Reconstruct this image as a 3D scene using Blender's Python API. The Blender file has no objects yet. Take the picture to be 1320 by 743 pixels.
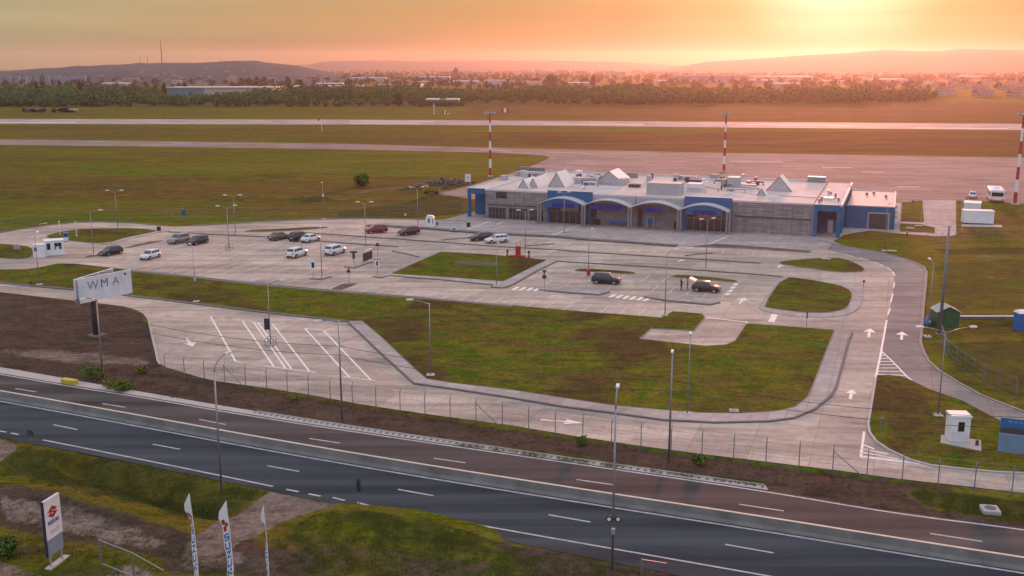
import bpy, bmesh, math, random
import numpy as np
from mathutils import Vector, Matrix, noise as mnoise

random.seed(7); RNG = np.random.default_rng(7)
SC = bpy.context.scene
COL = SC.collection
# ------------------------------------------------------------------ camera model (drone, 32 m above the car park)
F, CX, CY, H, HOR = 1320.0, 660.0, 371.5, 32.0, 85.0
TH = math.atan((CY - HOR) / F)
CT, ST = math.cos(TH), math.sin(TH)

def ray(px, py):
    a = (px - CX) / F; b = (CY - py) / F
    return (a, CT + b * ST, -ST + b * CT)
def G(px, py, z=0.0):
    """the place on the ground (or on a level z) surveyed from the photograph"""
    d = ray(px, py); t = (z - H) / d[2]
    return (d[0] * t, d[1] * t)
def GL(pts, z=0.0): return [G(p[0], p[1], z) for p in pts]
def height_at(bx, by, ty):
    g = G(bx, by); d = ray(bx, ty)
    return H + d[2] * g[1] / d[1]

AZ = math.radians(20.6)          # terminal is turned by this much
CA, SA = math.cos(AZ), math.sin(AZ)
UV = ((CA, -SA), (SA, CA))       # along the facade, away from the car park
TO = G(626, 282)

# ------------------------------------------------------------------ tagging and linking
def tag(o, label=None, cat=None, group=None, kind=None):
    if label: o['label'] = label
    if cat: o['category'] = cat
    if group: o['group'] = group
    if kind: o['kind'] = kind
    return o
def empty(name, loc, rz=0.0, label=None, cat=None, group=None):
    o = bpy.data.objects.new(name, None); COL.objects.link(o)
    o.location = loc if len(loc) == 3 else (loc[0], loc[1], 0.0)
    o.rotation_euler = (0, 0, rz); o.empty_display_size = 0.2
    return tag(o, label, cat, group)
def copy_tree(o, parent=None):
    c = o.copy(); COL.objects.link(c)
    c.parent = parent
    for ch in list(o.children): copy_tree(ch, c)
    return c

class MB:
    def __init__(s): s.v = []; s.f = []; s.mi = []; s.cur = 0
    def add(s, vs, fs):
        n = len(s.v); s.v.extend([tuple(p) for p in vs])
        for f in fs: s.f.append(tuple(i + n for i in f)); s.mi.append(s.cur)
    def box(s, x0, x1, y0, y1, z0, z1):
        s.add([(x0,y0,z0),(x1,y0,z0),(x1,y1,z0),(x0,y1,z0),(x0,y0,z1),(x1,y0,z1),(x1,y1,z1),(x0,y1,z1)],
              [(0,3,2,1),(4,5,6,7),(0,1,5,4),(1,2,6,5),(2,3,7,6),(3,0,4,7)])
        return s
    def cbox(s, c, d, rz=0.0):
        co, si = math.cos(rz), math.sin(rz); vs = []
        for z in (-1, 1):
            for x, y in ((-1,-1),(1,-1),(1,1),(-1,1)):
                lx, ly = x*d[0]/2, y*d[1]/2
                vs.append((c[0]+lx*co-ly*si, c[1]+lx*si+ly*co, c[2]+z*d[2]/2))
        s.add(vs, [(0,3,2,1),(4,5,6,7),(0,1,5,4),(1,2,6,5),(2,3,7,6),(3,0,4,7)])
        return s
    def bbox(s, c, d, b=0.03):
        """box with chamfered vertical and top edges"""
        x, y, z = d[0]/2, d[1]/2, d[2]
        def ring(ix, zz):
            return [(c[0]-x+ix,c[1]-y,zz),(c[0]+x-ix,c[1]-y,zz),(c[0]+x,c[1]-y+ix,zz),(c[0]+x,c[1]+y-ix,zz),(c[0]+x-ix,c[1]+y,zz),(c[0]-x+ix,c[1]+y,zz),(c[0]-x,c[1]+y-ix,zz),(c[0]-x,c[1]-y+ix,zz)]
        r0 = ring(b, c[2]); r1 = ring(b, c[2]+z-b)
        r2 = [(p[0]*(1-b/max(x,.01))+c[0]*(b/max(x,.01)), p[1]*(1-b/max(y,.01))+c[1]*(b/max(y,.01)), c[2]+z) for p in r1]
        fs = [tuple(range(7,-1,-1)), tuple(range(16,24))]
        for k in range(8):
            j = (k+1) % 8
            fs += [(k,j,8+j,8+k),(8+k,8+j,16+j,16+k)]
        s.add(r0+r1+r2, fs); return s
    def prism(s, poly, z0, z1, bottom=False):
        a = sum(poly[i][0]*poly[(i+1)%len(poly)][1]-poly[(i+1)%len(poly)][0]*poly[i][1] for i in range(len(poly)))
        if a < 0: poly = poly[::-1]
        n = len(poly)
        vs = [(p[0],p[1],z0) for p in poly]+[(p[0],p[1],z1) for p in poly]
        fs = [tuple(range(n,2*n))]
        if bottom: fs.append(tuple(range(n-1,-1,-1)))
        fs += [(i,(i+1)%n,n+(i+1)%n,n+i) for i in range(n)]
        s.add(vs, fs); return s
    def sheet(s, poly, z):
        a = sum(poly[i][0]*poly[(i+1)%len(poly)][1]-poly[(i+1)%len(poly)][0]*poly[i][1] for i in range(len(poly)))
        if a < 0: poly = poly[::-1]
        s.add([(p[0],p[1],z) for p in poly], [tuple(range(len(poly)))]); return s
    def tube(s, pts, r, n=8, cap=True):
        pts = [Vector(p) for p in pts]
        rs = r if isinstance(r, (list, tuple)) else [r]*len(pts)
        vs = []; up = Vector((0,0,1))
        for i, p in enumerate(pts):
            d = (pts[min(i+1,len(pts)-1)]-pts[max(i-1,0)]).normalized()
            a = d.cross(up)
            if a.length < 1e-3: a = Vector((1,0,0))
            a.normalize(); b = d.cross(a).normalized()
            for k in range(n):
                t = 2*math.pi*k/n
                vs.append(p+(a*math.cos(t)+b*math.sin(t))*rs[i])
        fs = []
        for i in range(len(pts)-1):
            for k in range(n):
                j = (k+1) % n
                fs.append((i*n+k,i*n+j,(i+1)*n+j,(i+1)*n+k))
        if cap:
            fs.append(tuple(range(n-1,-1,-1))); fs.append(tuple((len(pts)-1)*n+k for k in range(n)))
        s.add(vs, fs); return s
    def lathe(s, prof, c=(0,0,0), n=16, sx=1.0, sy=1.0):
        vs = []
        for r, z in prof:
            for k in range(n):
                t = 2*math.pi*k/n
                vs.append((c[0]+r*math.cos(t)*sx, c[1]+r*math.sin(t)*sy, c[2]+z))
        fs = [(i*n+k,i*n+(k+1)%n,(i+1)*n+(k+1)%n,(i+1)*n+k) for i in range(len(prof)-1) for k in range(n)]
        fs.append(tuple(range(n-1,-1,-1))); fs.append(tuple((len(prof)-1)*n+k for k in range(n)))
        s.add(vs, fs); return s
    def disc_x(s, c, r, w, n=16, axis='y'):
        """short cylinder whose axis is y"""
        vs = []
        for sgn in (-1, 1):
            for k in range(n):
                t = 2*math.pi*k/n
                vs.append((c[0]+r*math.cos(t), c[1]+sgn*w/2, c[2]+r*math.sin(t)) if axis == 'y' else (c[0]+sgn*w/2, c[1]+r*math.cos(t), c[2]+r*math.sin(t)))
        fs = [tuple(range(n)), tuple(range(2*n-1,n-1,-1))]
        fs += [(k,n+k,n+(k+1)%n,(k+1)%n) for k in range(n)]
        s.add(vs, fs); return s
    def ribbon(s, pts, w, z, z0=None):
        """flat stripe of width w along a polyline"""
        L = []; R = []
        for i, p in enumerate(pts):
            a = pts[max(i-1,0)]; b = pts[min(i+1,len(pts)-1)]
            dx, dy = b[0]-a[0], b[1]-a[1]; l = math.hypot(dx,dy) or 1
            nx, ny = -dy/l*w/2, dx/l*w/2
            L.append((p[0]+nx,p[1]+ny)); R.append((p[0]-nx,p[1]-ny))
        n = len(pts)
        vs = [(p[0],p[1],z) for p in L]+[(p[0],p[1],z) for p in R]
        s.add(vs, [(n+i,n+i+1,i+1,i) for i in range(n-1)])
        if z0 is not None:
            vs = [(p[0],p[1],z) for p in L]+[(p[0],p[1],z0) for p in L]
            s.add(vs, [(i,i+1,n+i+1,n+i) for i in range(n-1)])
            vs = [(p[0],p[1],z) for p in R]+[(p[0],p[1],z0) for p in R]
            s.add(vs, [(i+1,i,n+i,n+i+1) for i in range(n-1)])
            for i in (0, n-1):
                s.add([(L[i][0],L[i][1],z),(R[i][0],R[i][1],z),(R[i][0],R[i][1],z0),(L[i][0],L[i][1],z0)], [(0,1,2,3)])
        return s
    def build(s, name, mats, parent=None, smooth=False, fix=False):
        me = bpy.data.meshes.new(name)
        me.from_pydata(s.v, [], s.f)
        for m in (mats if isinstance(mats, (list,tuple)) else [mats]): me.materials.append(m)
        if any(s.mi): me.polygons.foreach_set('material_index', s.mi)
        if smooth: me.polygons.foreach_set('use_smooth', [True]*len(s.f))
        me.update()
        if fix:
            bm = bmesh.new(); bm.from_mesh(me); bmesh.ops.recalc_face_normals(bm, faces=bm.faces); bm.to_mesh(me); bm.free()
        o = bpy.data.objects.new(name, me); COL.objects.link(o)
        if parent is not None: o.parent = parent
        return o

def np_mesh(name, verts, nper, mat, parent=None):
    """many separate faces of nper corners from an (N*nper,3) array"""
    n = len(verts)//nper
    me = bpy.data.meshes.new(name)
    me.vertices.add(n*nper); me.vertices.foreach_set('co', np.ascontiguousarray(verts, dtype=np.float32).ravel())
    me.loops.add(n*nper); me.loops.foreach_set('vertex_index', np.arange(n*nper, dtype=np.int32))
    me.polygons.add(n); me.polygons.foreach_set('loop_start', np.arange(0, n*nper, nper, dtype=np.int32))
    me.polygons.foreach_set('loop_total', np.full(n, nper, dtype=np.int32))
    me.materials.append(mat); me.update(calc_edges=True); me.validate()
    o = bpy.data.objects.new(name, me); COL.objects.link(o)
    if parent is not None: o.parent = parent
    return o

def in_poly(x, y, poly):
    inside = np.zeros(x.shape, bool); n = len(poly); j = n-1
    for i in range(n):
        xi, yi = poly[i]; xj, yj = poly[j]
        c = ((yi > y) != (yj > y)) & (x < (xj-xi)*(y-yi)/((yj-yi) or 1e-9)+xi)
        inside ^= c; j = i
    return inside

def smooth_closed(pts, it=1):
    for _ in range(it):
        q = []
        for i in range(len(pts)):
            a, b = pts[i], pts[(i+1)%len(pts)]
            q += [(a[0]*.75+b[0]*.25, a[1]*.75+b[1]*.25), (a[0]*.25+b[0]*.75, a[1]*.25+b[1]*.75)]
        pts = q
    return pts
def smooth_open(pts, it=1):
    for _ in range(it):
        q = [pts[0]]
        for i in range(len(pts)-1):
            a, b = pts[i], pts[i+1]
            q += [(a[0]*.75+b[0]*.25, a[1]*.75+b[1]*.25), (a[0]*.25+b[0]*.75, a[1]*.25+b[1]*.75)]
        pts = q+[pts[-1]]
    return pts
def offset_poly(poly, d):
    """shrink a polygon by d (simple mitre)"""
    a = sum(poly[i][0]*poly[(i+1)%len(poly)][1]-poly[(i+1)%len(poly)][0]*poly[i][1] for i in range(len(poly)))
    if a < 0: poly = poly[::-1]
    out = []; n = len(poly)
    for i in range(n):
        p0, p1, p2 = poly[i-1], poly[i], poly[(i+1)%n]
        def nrm(a, b):
            dx, dy = b[0]-a[0], b[1]-a[1]; l = math.hypot(dx,dy) or 1
            return (-dy/l, dx/l)
        n1, n2 = nrm(p0,p1), nrm(p1,p2)
        mx, my = n1[0]+n2[0], n1[1]+n2[1]; l = mx*mx+my*my
        k = min(2.0/max(l,.35), 3.0)
        out.append((p1[0]+mx*d*k/1.0*.5*2/2, p1[1]+my*d*k/1.0*.5*2/2))
    return out
def along(pts, step, start=0.0):
    """points every step metres along a polyline, with direction"""
    out = []; acc = start
    for a, b in zip(pts[:-1], pts[1:]):
        l = math.hypot(b[0]-a[0], b[1]-a[1])
        while acc <= l:
            t = acc/l; out.append((a[0]+(b[0]-a[0])*t, a[1]+(b[1]-a[1])*t, math.atan2(b[1]-a[1], b[0]-a[0])))
            acc += step
        acc -= l
    return out

# ------------------------------------------------------------------ materials
class NT:
    def __init__(s, name):
        s.m = bpy.data.materials.new(name); s.m.use_nodes = True
        s.n = s.m.node_tree.nodes; s.l = s.m.node_tree.links
        s.b = s.n['Principled BSDF']
    def node(s, t, **kw):
        x = s.n.new(t)
        for k, v in kw.items():
            if k in ('ins',):
                for kk, vv in v.items(): s.put(x.inputs[kk], vv)
            else: setattr(x, k, v)
        return x
    def put(s, sock, v):
        if hasattr(v, 'is_linked') or isinstance(v, bpy.types.NodeSocket): s.l.new(v, sock)
        elif isinstance(v, (tuple, list)) and len(v) == 3 and sock.type == 'RGBA': sock.default_value = (*v, 1)
        else: sock.default_value = v
    def pos(s, rot=0.0, scale=(1,1,1), obj=False):
        g = s.node('ShaderNodeTexCoord').outputs['Object'] if obj else s.node('ShaderNodeNewGeometry').outputs['Position']
        mp = s.node('ShaderNodeMapping', vector_type='POINT')
        s.l.new(g, mp.inputs['Vector']); mp.inputs['Rotation'].default_value = (0,0,rot); mp.inputs['Scale'].default_value = scale
        return mp.outputs[0]
    def noise(s, vec, scale, detail=4, rough=.55, dist=0.0):
        x = s.node('ShaderNodeTexNoise', noise_dimensions='3D')
        s.l.new(vec, x.inputs['Vector']); x.inputs['Scale'].default_value = scale
        x.inputs['Detail'].default_value = detail; x.inputs['Roughness'].default_value = rough; x.inputs['Distortion'].default_value = dist
        return x.outputs['Fac']
    def ramp(s, fac, stops, interp='LINEAR'):
        x = s.node('ShaderNodeValToRGB'); x.color_ramp.interpolation = interp
        e = x.color_ramp.elements
        while len(e) < len(stops): e.new(.5)
        for k, (p, c) in zip(e, stops):
            k.position = p; k.color = (c, c, c, 1) if not isinstance(c, tuple) else (*c, 1)
        s.put(x.inputs[0], fac); return x.outputs[0]
    def mix(s, fac, a, b, mode='MIX'):
        x = s.node('ShaderNodeMix', data_type='RGBA', blend_type=mode)
        s.put(x.inputs[0], fac); s.put(x.inputs[6], a); s.put(x.inputs[7], b)
        return x.outputs[2]
    def math(s, op, a, b=0.0, clamp=False):
        x = s.node('ShaderNodeMath', operation=op, use_clamp=clamp)
        s.put(x.inputs[0], a); s.put(x.inputs[1], b); return x.outputs[0]
    def bump(s, h, strength=.3, dist=.05):
        x = s.node('ShaderNodeBump'); s.l.new(h, x.inputs['Height'])
        x.inputs['Strength'].default_value = strength; x.inputs['Distance'].default_value = dist
        s.l.new(x.outputs[0], s.b.inputs['Normal'])
    def out(s, col=None, rough=.8, metal=0.0, spec=None):
        if col is not None: s.put(s.b.inputs['Base Color'], col)
        s.put(s.b.inputs['Roughness'], rough); s.put(s.b.inputs['Metallic'], metal)
        if spec is not None: s.b.inputs['Specular IOR Level'].default_value = spec
        return s.m

def plain(name, col, rough=.6, metal=0.0, var=.12, scale=1.5, bump=0.0, spec=None):
    """paint, metal, concrete ...: the thing's own colour with uneven wear"""
    t = NT(name); p = t.pos()
    n = t.noise(p, scale, 5, .6)
    c = t.mix(t.ramp(n, [(.3, 1-var), (.7, 1+var*.6)]), (0,0,0), col, 'MIX') if False else t.mix(1.0, col, t.ramp(n, [(.3, 1-var*1.3), (.72, min(1.0, 1+var*.4))]), 'MULTIPLY')
    if bump: t.bump(n, bump, .02)
    return t.out(c, rough, metal, spec)

def mat_concrete(name, base, dark, joints=(5.0, 4.0), rot=AZ, streak=True, patch=1.0, gloss=.9):
    t = NT(name); p = t.pos(rot)
    br = t.node('ShaderNodeTexBrick'); t.l.new(p, br.inputs['Vector'])
    br.offset = 0.0; br.squash = 1.0
    br.inputs['Color1'].default_value = (.80,.79,.79,1); br.inputs['Color2'].default_value = (1.0,1.0,1.0,1)
    br.inputs['Mortar'].default_value = (.66,.64,.63,1); br.inputs['Scale'].default_value = 1.0
    br.inputs['Mortar Size'].default_value = .05; br.inputs['Mortar Smooth'].default_value = .6
    br.inputs['Brick Width'].default_value = joints[0]; br.inputs['Row Height'].default_value = joints[1]
    n1 = t.noise(p, .045, 5, .6, .6)
    n2 = t.noise(p, .9, 5, .65)
    ps = t.pos(rot, (.12, .9, 1)); n3 = t.noise(ps, .35, 5, .6, .8)
    ps2 = t.pos(rot, (.02, .35, 1)); n4 = t.noise(ps2, 1.3, 4, .6, .3)
    c = t.mix(t.ramp(n1, [(.40, 0.0), (.60, 1.0)]), dark, base)
    c = t.mix(1.0, c, br.outputs['Color'], 'MULTIPLY')
    c = t.mix(1.0, c, t.ramp(n2, [(.30, .78), (.66, 1.0)]), 'MULTIPLY')
    c = t.mix(1.0, c, t.ramp(t.noise(p, .33, 3, .5, 1.5), [(.60, 1.0), (.72, .80)]), 'MULTIPLY')
    if streak:
        c = t.mix(patch, c, t.ramp(n3, [(.36, .70), (.53, 1.0)]), 'MULTIPLY')
        c = t.mix(patch, c, t.ramp(n4, [(.36, .80), (.52, 1.0)]), 'MULTIPLY')
    t.bump(n2, .12, .01)
    return t.out(c, gloss, spec=.16)

def mat_grass(name, attr=False):
    t = NT(name); p = t.pos()
    big = t.noise(t.pos(math.radians(6), (.35,1.0,1)), .022, 6, .68, .8)
    ps = t.pos(math.radians(6), (.25, 1.0, 1)); st = t.noise(ps, .06, 6, .66, 1.2)
    mid = t.noise(p, .22, 6, .7, .6)
    fine = t.noise(p, 1.9, 6, .8)
    green, olive, brown, straw = (.100,.158,.006), (.180,.168,.012), (.160,.108,.021), (.26,.195,.034)
    c = t.mix(t.ramp(st, [(.44, 0.0), (.54, 1.0)]), green, olive)
    c = t.mix(t.ramp(big, [(.47, 0.0), (.57, .9)]), c, brown)
    c = t.mix(t.ramp(mid, [(.51, 0.0), (.62, .75)]), c, brown)
    c = t.mix(t.ramp(t.noise(ps, .21, 6, .7, .5), [(.52, 0.0), (.64, .7)]), c, straw)
    if attr:
        def A(nm):
            x = t.node('ShaderNodeAttribute'); x.attribute_name = nm
            return x.outputs['Fac']
        def edge(nm, k=.42):
            v = t.math('ADD', A(nm), t.math('MULTIPLY', t.math('SUBTRACT', mid, .5), k*2.2))
            v = t.math('ADD', v, t.math('MULTIPLY', t.math('SUBTRACT', fine, .5), k))
            return t.ramp(v, [(.42, 0.0), (.62, 1.0)])
        lush = t.mix(t.ramp(mid, [(.35, 0.0), (.65, 1.0)]), (.060,.074,.018), (.105,.092,.022))
        c = t.mix(edge('lush'), c, lush)
        dirt = t.mix(t.ramp(mid, [(.3, 0.0), (.7, 1.0)]), (.086,.055,.041), (.15,.098,.072))
        dirt = t.mix(t.ramp(fine, [(.58, 0.0), (.75, .55)]), dirt, (.06,.056,.02))
        c = t.mix(edge('dirt'), c, dirt)
        dry = t.mix(t.ramp(st, [(.42, 0.0), (.58, 1.0)]), (.115,.066,.020), (.185,.105,.032))  # dry grass tone; at far right it also carries the sun's orange glow
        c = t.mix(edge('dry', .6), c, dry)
        pale = t.mix(t.ramp(mid, [(.3, 0.0), (.7, 1.0)]), (.22,.152,.122), (.33,.24,.20))
        c = t.mix(edge('pale', .3), c, pale)
        dk = t.mix(t.ramp(fine, [(.3, 0.0), (.7, 1.0)]), (.040,.042,.014), (.070,.068,.020))
        c = t.mix(edge('dark'), c, dk)
    c = t.mix(1.0, c, t.ramp(t.noise(t.pos(math.radians(12), (.45,1,1)), .75, 5, .72, .4), [(.36, .58), (.50, .92), (.64, 1.0)]), 'MULTIPLY')
    c = t.mix(1.0, c, t.ramp(fine, [(.34, .42), (.62, 1.0)]), 'MULTIPLY')
    sp = t.noise(p, 7.0, 2, .6)
    c = t.mix(1.0, c, t.ramp(sp, [(.30, .70), (.6, 1.0)]), 'MULTIPLY')
    t.bump(fine, .6, .12)
    return t.out(c, 1.0, spec=.02)

def mat_lawn(name):
    t = NT(name); p = t.pos()
    big = t.noise(p, .05, 5, .62, .9)
    mid = t.noise(p, .28, 6, .7, .7)
    ps = t.pos(AZ, (.35, 1.0, 1)); st = t.noise(ps, .30, 6, .68, .8)
    fine = t.noise(p, 2.2, 6, .8)
    c = t.mix(t.ramp(mid, [(.43, 0.0), (.56, 1.0)]), (.086,.148,.008), (.182,.164,.015))
    c = t.mix(t.ramp(st, [(.49, 0.0), (.59, .85)]), c, (.155,.104,.030))
    c = t.mix(t.ramp(big, [(.50, 0.0), (.58, .85)]), c, (.098,.062,.026))
    c = t.mix(t.ramp(t.noise(p, .6, 5, .7), [(.55, 0.0), (.66, .6)]), c, (.105,.068,.030))
    c = t.mix(1.0, c, t.ramp(t.noise(t.pos(math.radians(12), (.45,1,1)), .75, 5, .72, .4), [(.36, .58), (.50, .92), (.64, 1.0)]), 'MULTIPLY')
    c = t.mix(1.0, c, t.ramp(fine, [(.34, .42), (.62, 1.0)]), 'MULTIPLY')
    sp = t.noise(p, 8.0, 2, .6)
    c = t.mix(1.0, c, t.ramp(sp, [(.30, .7), (.6, 1.0)]), 'MULTIPLY')
    t.bump(fine, .6, .10)
    return t.out(c, 1.0, spec=.02)

def mat_asphalt(name, a, b, rot):
    t = NT(name); p = t.pos()
    ps = t.pos(rot, (.015, 1.0, 1)); st = t.noise(ps, .42, 4, .5)
    ps2 = t.pos(rot, (.05, .5, 1)); pt = t.noise(ps2, .8, 5, .65)
    fine = t.noise(p, 9.0, 3, .7)
    c = t.mix(t.ramp(st, [(.40, 0.0), (.62, 1.0)]), a, b)
    c = t.mix(1.0, c, t.ramp(pt, [(.36, .66), (.58, 1.0)]), 'MULTIPLY')
    c = t.mix(1.0, c, t.ramp(fine, [(.3, .82), (.7, 1.0)]), 'MULTIPLY')
    t.bump(fine, .15, .005)
    return t.out(c, .85, spec=.18)

def mat_leaf(name, a, b, c3, scale=.08, fine=None):
    t = NT(name); p = t.pos()
    g = t.node('ShaderNodeNewGeometry')
    n = t.noise(p, scale, 3, .6)
    c = t.mix(t.ramp(n, [(.35, 0.0), (.65, 1.0)]), a, b)
    c = t.mix(t.ramp(g.outputs['Random Per Island'], [(.55, 0.0), (1.0, .7)]), c, c3)
    return t.out(c, .8, spec=.15)

M = {}
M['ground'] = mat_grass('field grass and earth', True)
M['lawn'] = mat_lawn('worn lawn')
M['concrete'] = mat_concrete('car park concrete', (.58,.455,.375), (.44,.36,.31))
M['lane'] = mat_concrete('grey lane concrete', (.30,.265,.25), (.235,.215,.21))
M['sidewalk'] = mat_concrete('footpath concrete', (.46,.40,.375), (.38,.335,.32), joints=(1.6,1.6), patch=.5)
M['apron'] = mat_concrete('apron concrete', (.32,.235,.215), (.26,.20,.185), joints=(7.5,7.5), rot=math.radians(6), gloss=.95)
M['runway'] = mat_concrete('runway concrete', (.44,.36,.33), (.36,.30,.28), joints=(7.5,7.5), rot=math.radians(5), patch=.6, gloss=.8)
M['kerb'] = plain('kerb concrete', (.24,.205,.19), .9, var=.2, scale=.8)
M['kerb_dark'] = plain('shade-toned kerb', (.14,.12,.115), .9, var=.3, scale=.7)  # darkened to hold the shade of the kerb faces
M['dark_concrete'] = plain('gutter concrete', (.135,.125,.125), .9, var=.3, scale=.6)
M['earth_pale'] = plain('grey rubble', (.17,.13,.115), .95, var=.4, scale=.8)
M['earth'] = plain('planter earth', (.10,.070,.050), .95, var=.4, scale=1.2, bump=.4)
M['paint'] = plain('road paint', (.80,.73,.69), .75, var=.22, scale=2.2)
M['paint_road'] = plain('highway paint', (.52,.49,.48), .75, var=.35, scale=1.6)
M['paint_worn'] = plain('worn bay paint', (.62,.55,.51), .8, var=.32, scale=1.1)
M['sunlit_cap'] = plain('sunlit barrier top', (.62,.50,.38), .7, var=.2, scale=1.5)  # warm sunlight put into the colour of the barrier top
ROADROT = math.atan2(G(990,656)[1]-G(330,555)[1], G(990,656)[0]-G(330,555)[0])
M['asphalt_near'] = mat_asphalt('near lane asphalt', (.034,.039,.049), (.066,.071,.083), -ROADROT)
M['asphalt_far'] = mat_asphalt('sun-tinted far asphalt', (.048,.044,.045), (.086,.078,.077), -ROADROT)  # browner than the near lanes: sunlight put into the tone
M['barrier'] = plain('barrier concrete', (.20,.19,.175), .9, var=.35, scale=.5, bump=.2)
M['steel'] = plain('galvanised steel', (.26,.26,.27), .45, .6, var=.15, scale=3)
M['steel_dark'] = plain('grey painted steel', (.17,.18,.20), .5, .3, var=.15, scale=3)
M['lamp_white'] = plain('lamp housing', (.62,.60,.58), .4, 0, var=.08)
M['pad'] = plain('pale footing', (.40,.36,.34), .9, var=.15)
M['white'] = plain('white paint', (.72,.70,.70), .5, var=.10, scale=.8)
M['white_dirty'] = plain('dirty white board', (.68,.65,.67), .7, var=.18, scale=.7)
M['black'] = plain('black plastic', (.015,.015,.018), .5, var=.2)
M['dark'] = plain('dark grey paint', (.045,.048,.055), .5, var=.2)
M['navy'] = plain('navy sign', (.020,.028,.060), .4, var=.1)
M['red'] = plain('red paint', (.38,.018,.022), .45, var=.15)
M['mast_red'] = plain('mast red', (.36,.022,.02), .5, var=.12)
M['blue_wall'] = plain('blue cladding', (.006,.115,.25), .6, var=.15, scale=.5, spec=.2)
M['blue_deep'] = plain('deep blue sign', (.006,.035,.20), .5, var=.1, spec=.2)
M['green_shed'] = plain('green sheet steel', (.012,.085,.035), .5, var=.15, scale=1)
M['blue_bin'] = plain('blue plastic', (.012,.13,.36), .4, var=.1)
M['blue_board'] = plain('pale blue panel', (.15,.27,.40), .5, var=.2, scale=.9)
M['blue_head'] = plain('strong blue panel', (.012,.12,.32), .45, var=.15)
M['yellow'] = plain('yellow paint', (.60,.40,.045), .6, var=.2)
M['ochre'] = plain('dull ochre paint', (.32,.20,.035), .7, var=.3)
M['rust'] = plain('rusty brown steel', (.075,.045,.034), .7, var=.3, scale=1)
M['canopy'] = plain('canopy sheet', (.40,.41,.44), .6, var=.12)
M['white_sheet'] = plain('white roof sheet', (.78,.72,.68), .6, var=.10)
M['roof'] = plain('pale roof membrane', (.58,.50,.47), .85, var=.22, scale=.25, spec=.1)
M['roof_grey'] = plain('grey roof membrane', (.36,.33,.34), .7, var=.16, scale=.3)
M['parapet'] = plain('parapet capping', (.55,.50,.48), .7, var=.1)
M['glass'] = plain('dark glass', (.020,.028,.034), .08, 0, var=.2, scale=.5, spec=.7)
M['tyre'] = plain('tyre rubber', (.018,.018,.018), .9, var=.1)
M['rim'] = plain('alloy rim', (.38,.38,.40), .35, .7, var=.1)
M['lens'] = plain('lamp lens', (.34,.35,.37), .5, 0, var=.05)
M['tail'] = plain('tail lens', (.30,.01,.012), .25, 0, var=.05)
M['plate'] = plain('aluminium', (.48,.48,.50), .4, .6, var=.12)
M['skin'] = plain('skin', (.42,.24,.17), .6, var=.05)
M['hair'] = plain('dark hair', (.02,.015,.012), .7, var=.1)
M['hill'] = None
M['leaf'] = mat_leaf('bush leaves', (.048,.092,.014), (.075,.120,.018), (.13,.15,.03), .5)
M['leaf_yellow'] = mat_leaf('yellow green leaves', (.10,.115,.018), (.15,.14,.02), (.19,.16,.03), .5)
M['wood'] = mat_leaf('woodland leaves', (.014,.056,.028), (.060,.118,.022), (.12,.165,.034), .012)
M['wood_dark'] = mat_leaf('dark conifer leaves', (.012,.026,.016), (.020,.034,.020), (.03,.045,.022), .05)
M['wood_far'] = mat_leaf('far trees', (.030,.042,.024), (.060,.060,.030), (.09,.07,.035), .01)
M['trunk'] = plain('bark', (.06,.042,.03), .9, var=.3, scale=3)
M['blade'] = mat_leaf('grass blades', (.060,.092,.012), (.115,.112,.018), (.15,.115,.035), .25)
M['blade_dry'] = mat_leaf('dry blades', (.095,.062,.044), (.14,.095,.06), (.11,.10,.03), .25)

def facade_mat():
    """grey split-stone cladding in courses with vertical joints"""
    t = NT('grey stone cladding'); p = t.pos(obj=True)
    sw = t.node('ShaderNodeSeparateXYZ'); t.l.new(p, sw.inputs[0])
    cm = t.node('ShaderNodeCombineXYZ'); t.l.new(sw.outputs[0], cm.inputs[0]); t.l.new(sw.outputs[2], cm.inputs[1])
    br = t.node('ShaderNodeTexBrick'); t.l.new(cm.outputs[0], br.inputs['Vector'])
    br.offset = .5
    br.inputs['Color1'].default_value = (.21,.185,.18,1); br.inputs['Color2'].default_value = (.31,.28,.27,1)
    br.inputs['Mortar'].default_value = (.10,.09,.09,1); br.inputs['Scale'].default_value = 1.0
    br.inputs['Mortar Size'].default_value = .035; br.inputs['Mortar Smooth'].default_value = .3
    br.inputs['Brick Width'].default_value = 1.9; br.inputs['Row Height'].default_value = .42
    n = t.noise(cm.outputs[0], .5, 5, .65)
    c = t.mix(1.0, br.outputs['Color'], t.ramp(n, [(.3, .72), (.7, 1.0)]), 'MULTIPLY')
    return t.out(c, .8)
M['stone'] = facade_mat()

def town_mat(name, wall, win, w=3.2, h=3.0):
    t = NT(name); p = t.pos(obj=True)
    sw = t.node('ShaderNodeSeparateXYZ'); t.l.new(p, sw.inputs[0])
    cm = t.node('ShaderNodeCombineXYZ'); t.l.new(t.math('ADD', sw.outputs[0], sw.outputs[1]), cm.inputs[0]); t.l.new(sw.outputs[2], cm.inputs[1])
    br = t.node('ShaderNodeTexBrick'); t.l.new(cm.outputs[0], br.inputs['Vector'])
    br.offset = 0.0
    br.inputs['Color1'].default_value = (*win,1); br.inputs['Color2'].default_value = (*[x*1.6 for x in win],1)
    br.inputs['Mortar'].default_value = (*wall,1); br.inputs['Scale'].default_value = 1.0
    br.inputs['Mortar Size'].default_value = .75; br.inputs['Mortar Smooth'].default_value = .1
    br.inputs['Brick Width'].default_value = w; br.inputs['Row Height'].default_value = h
    return t.out(br.outputs['Color'], .8)

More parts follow.
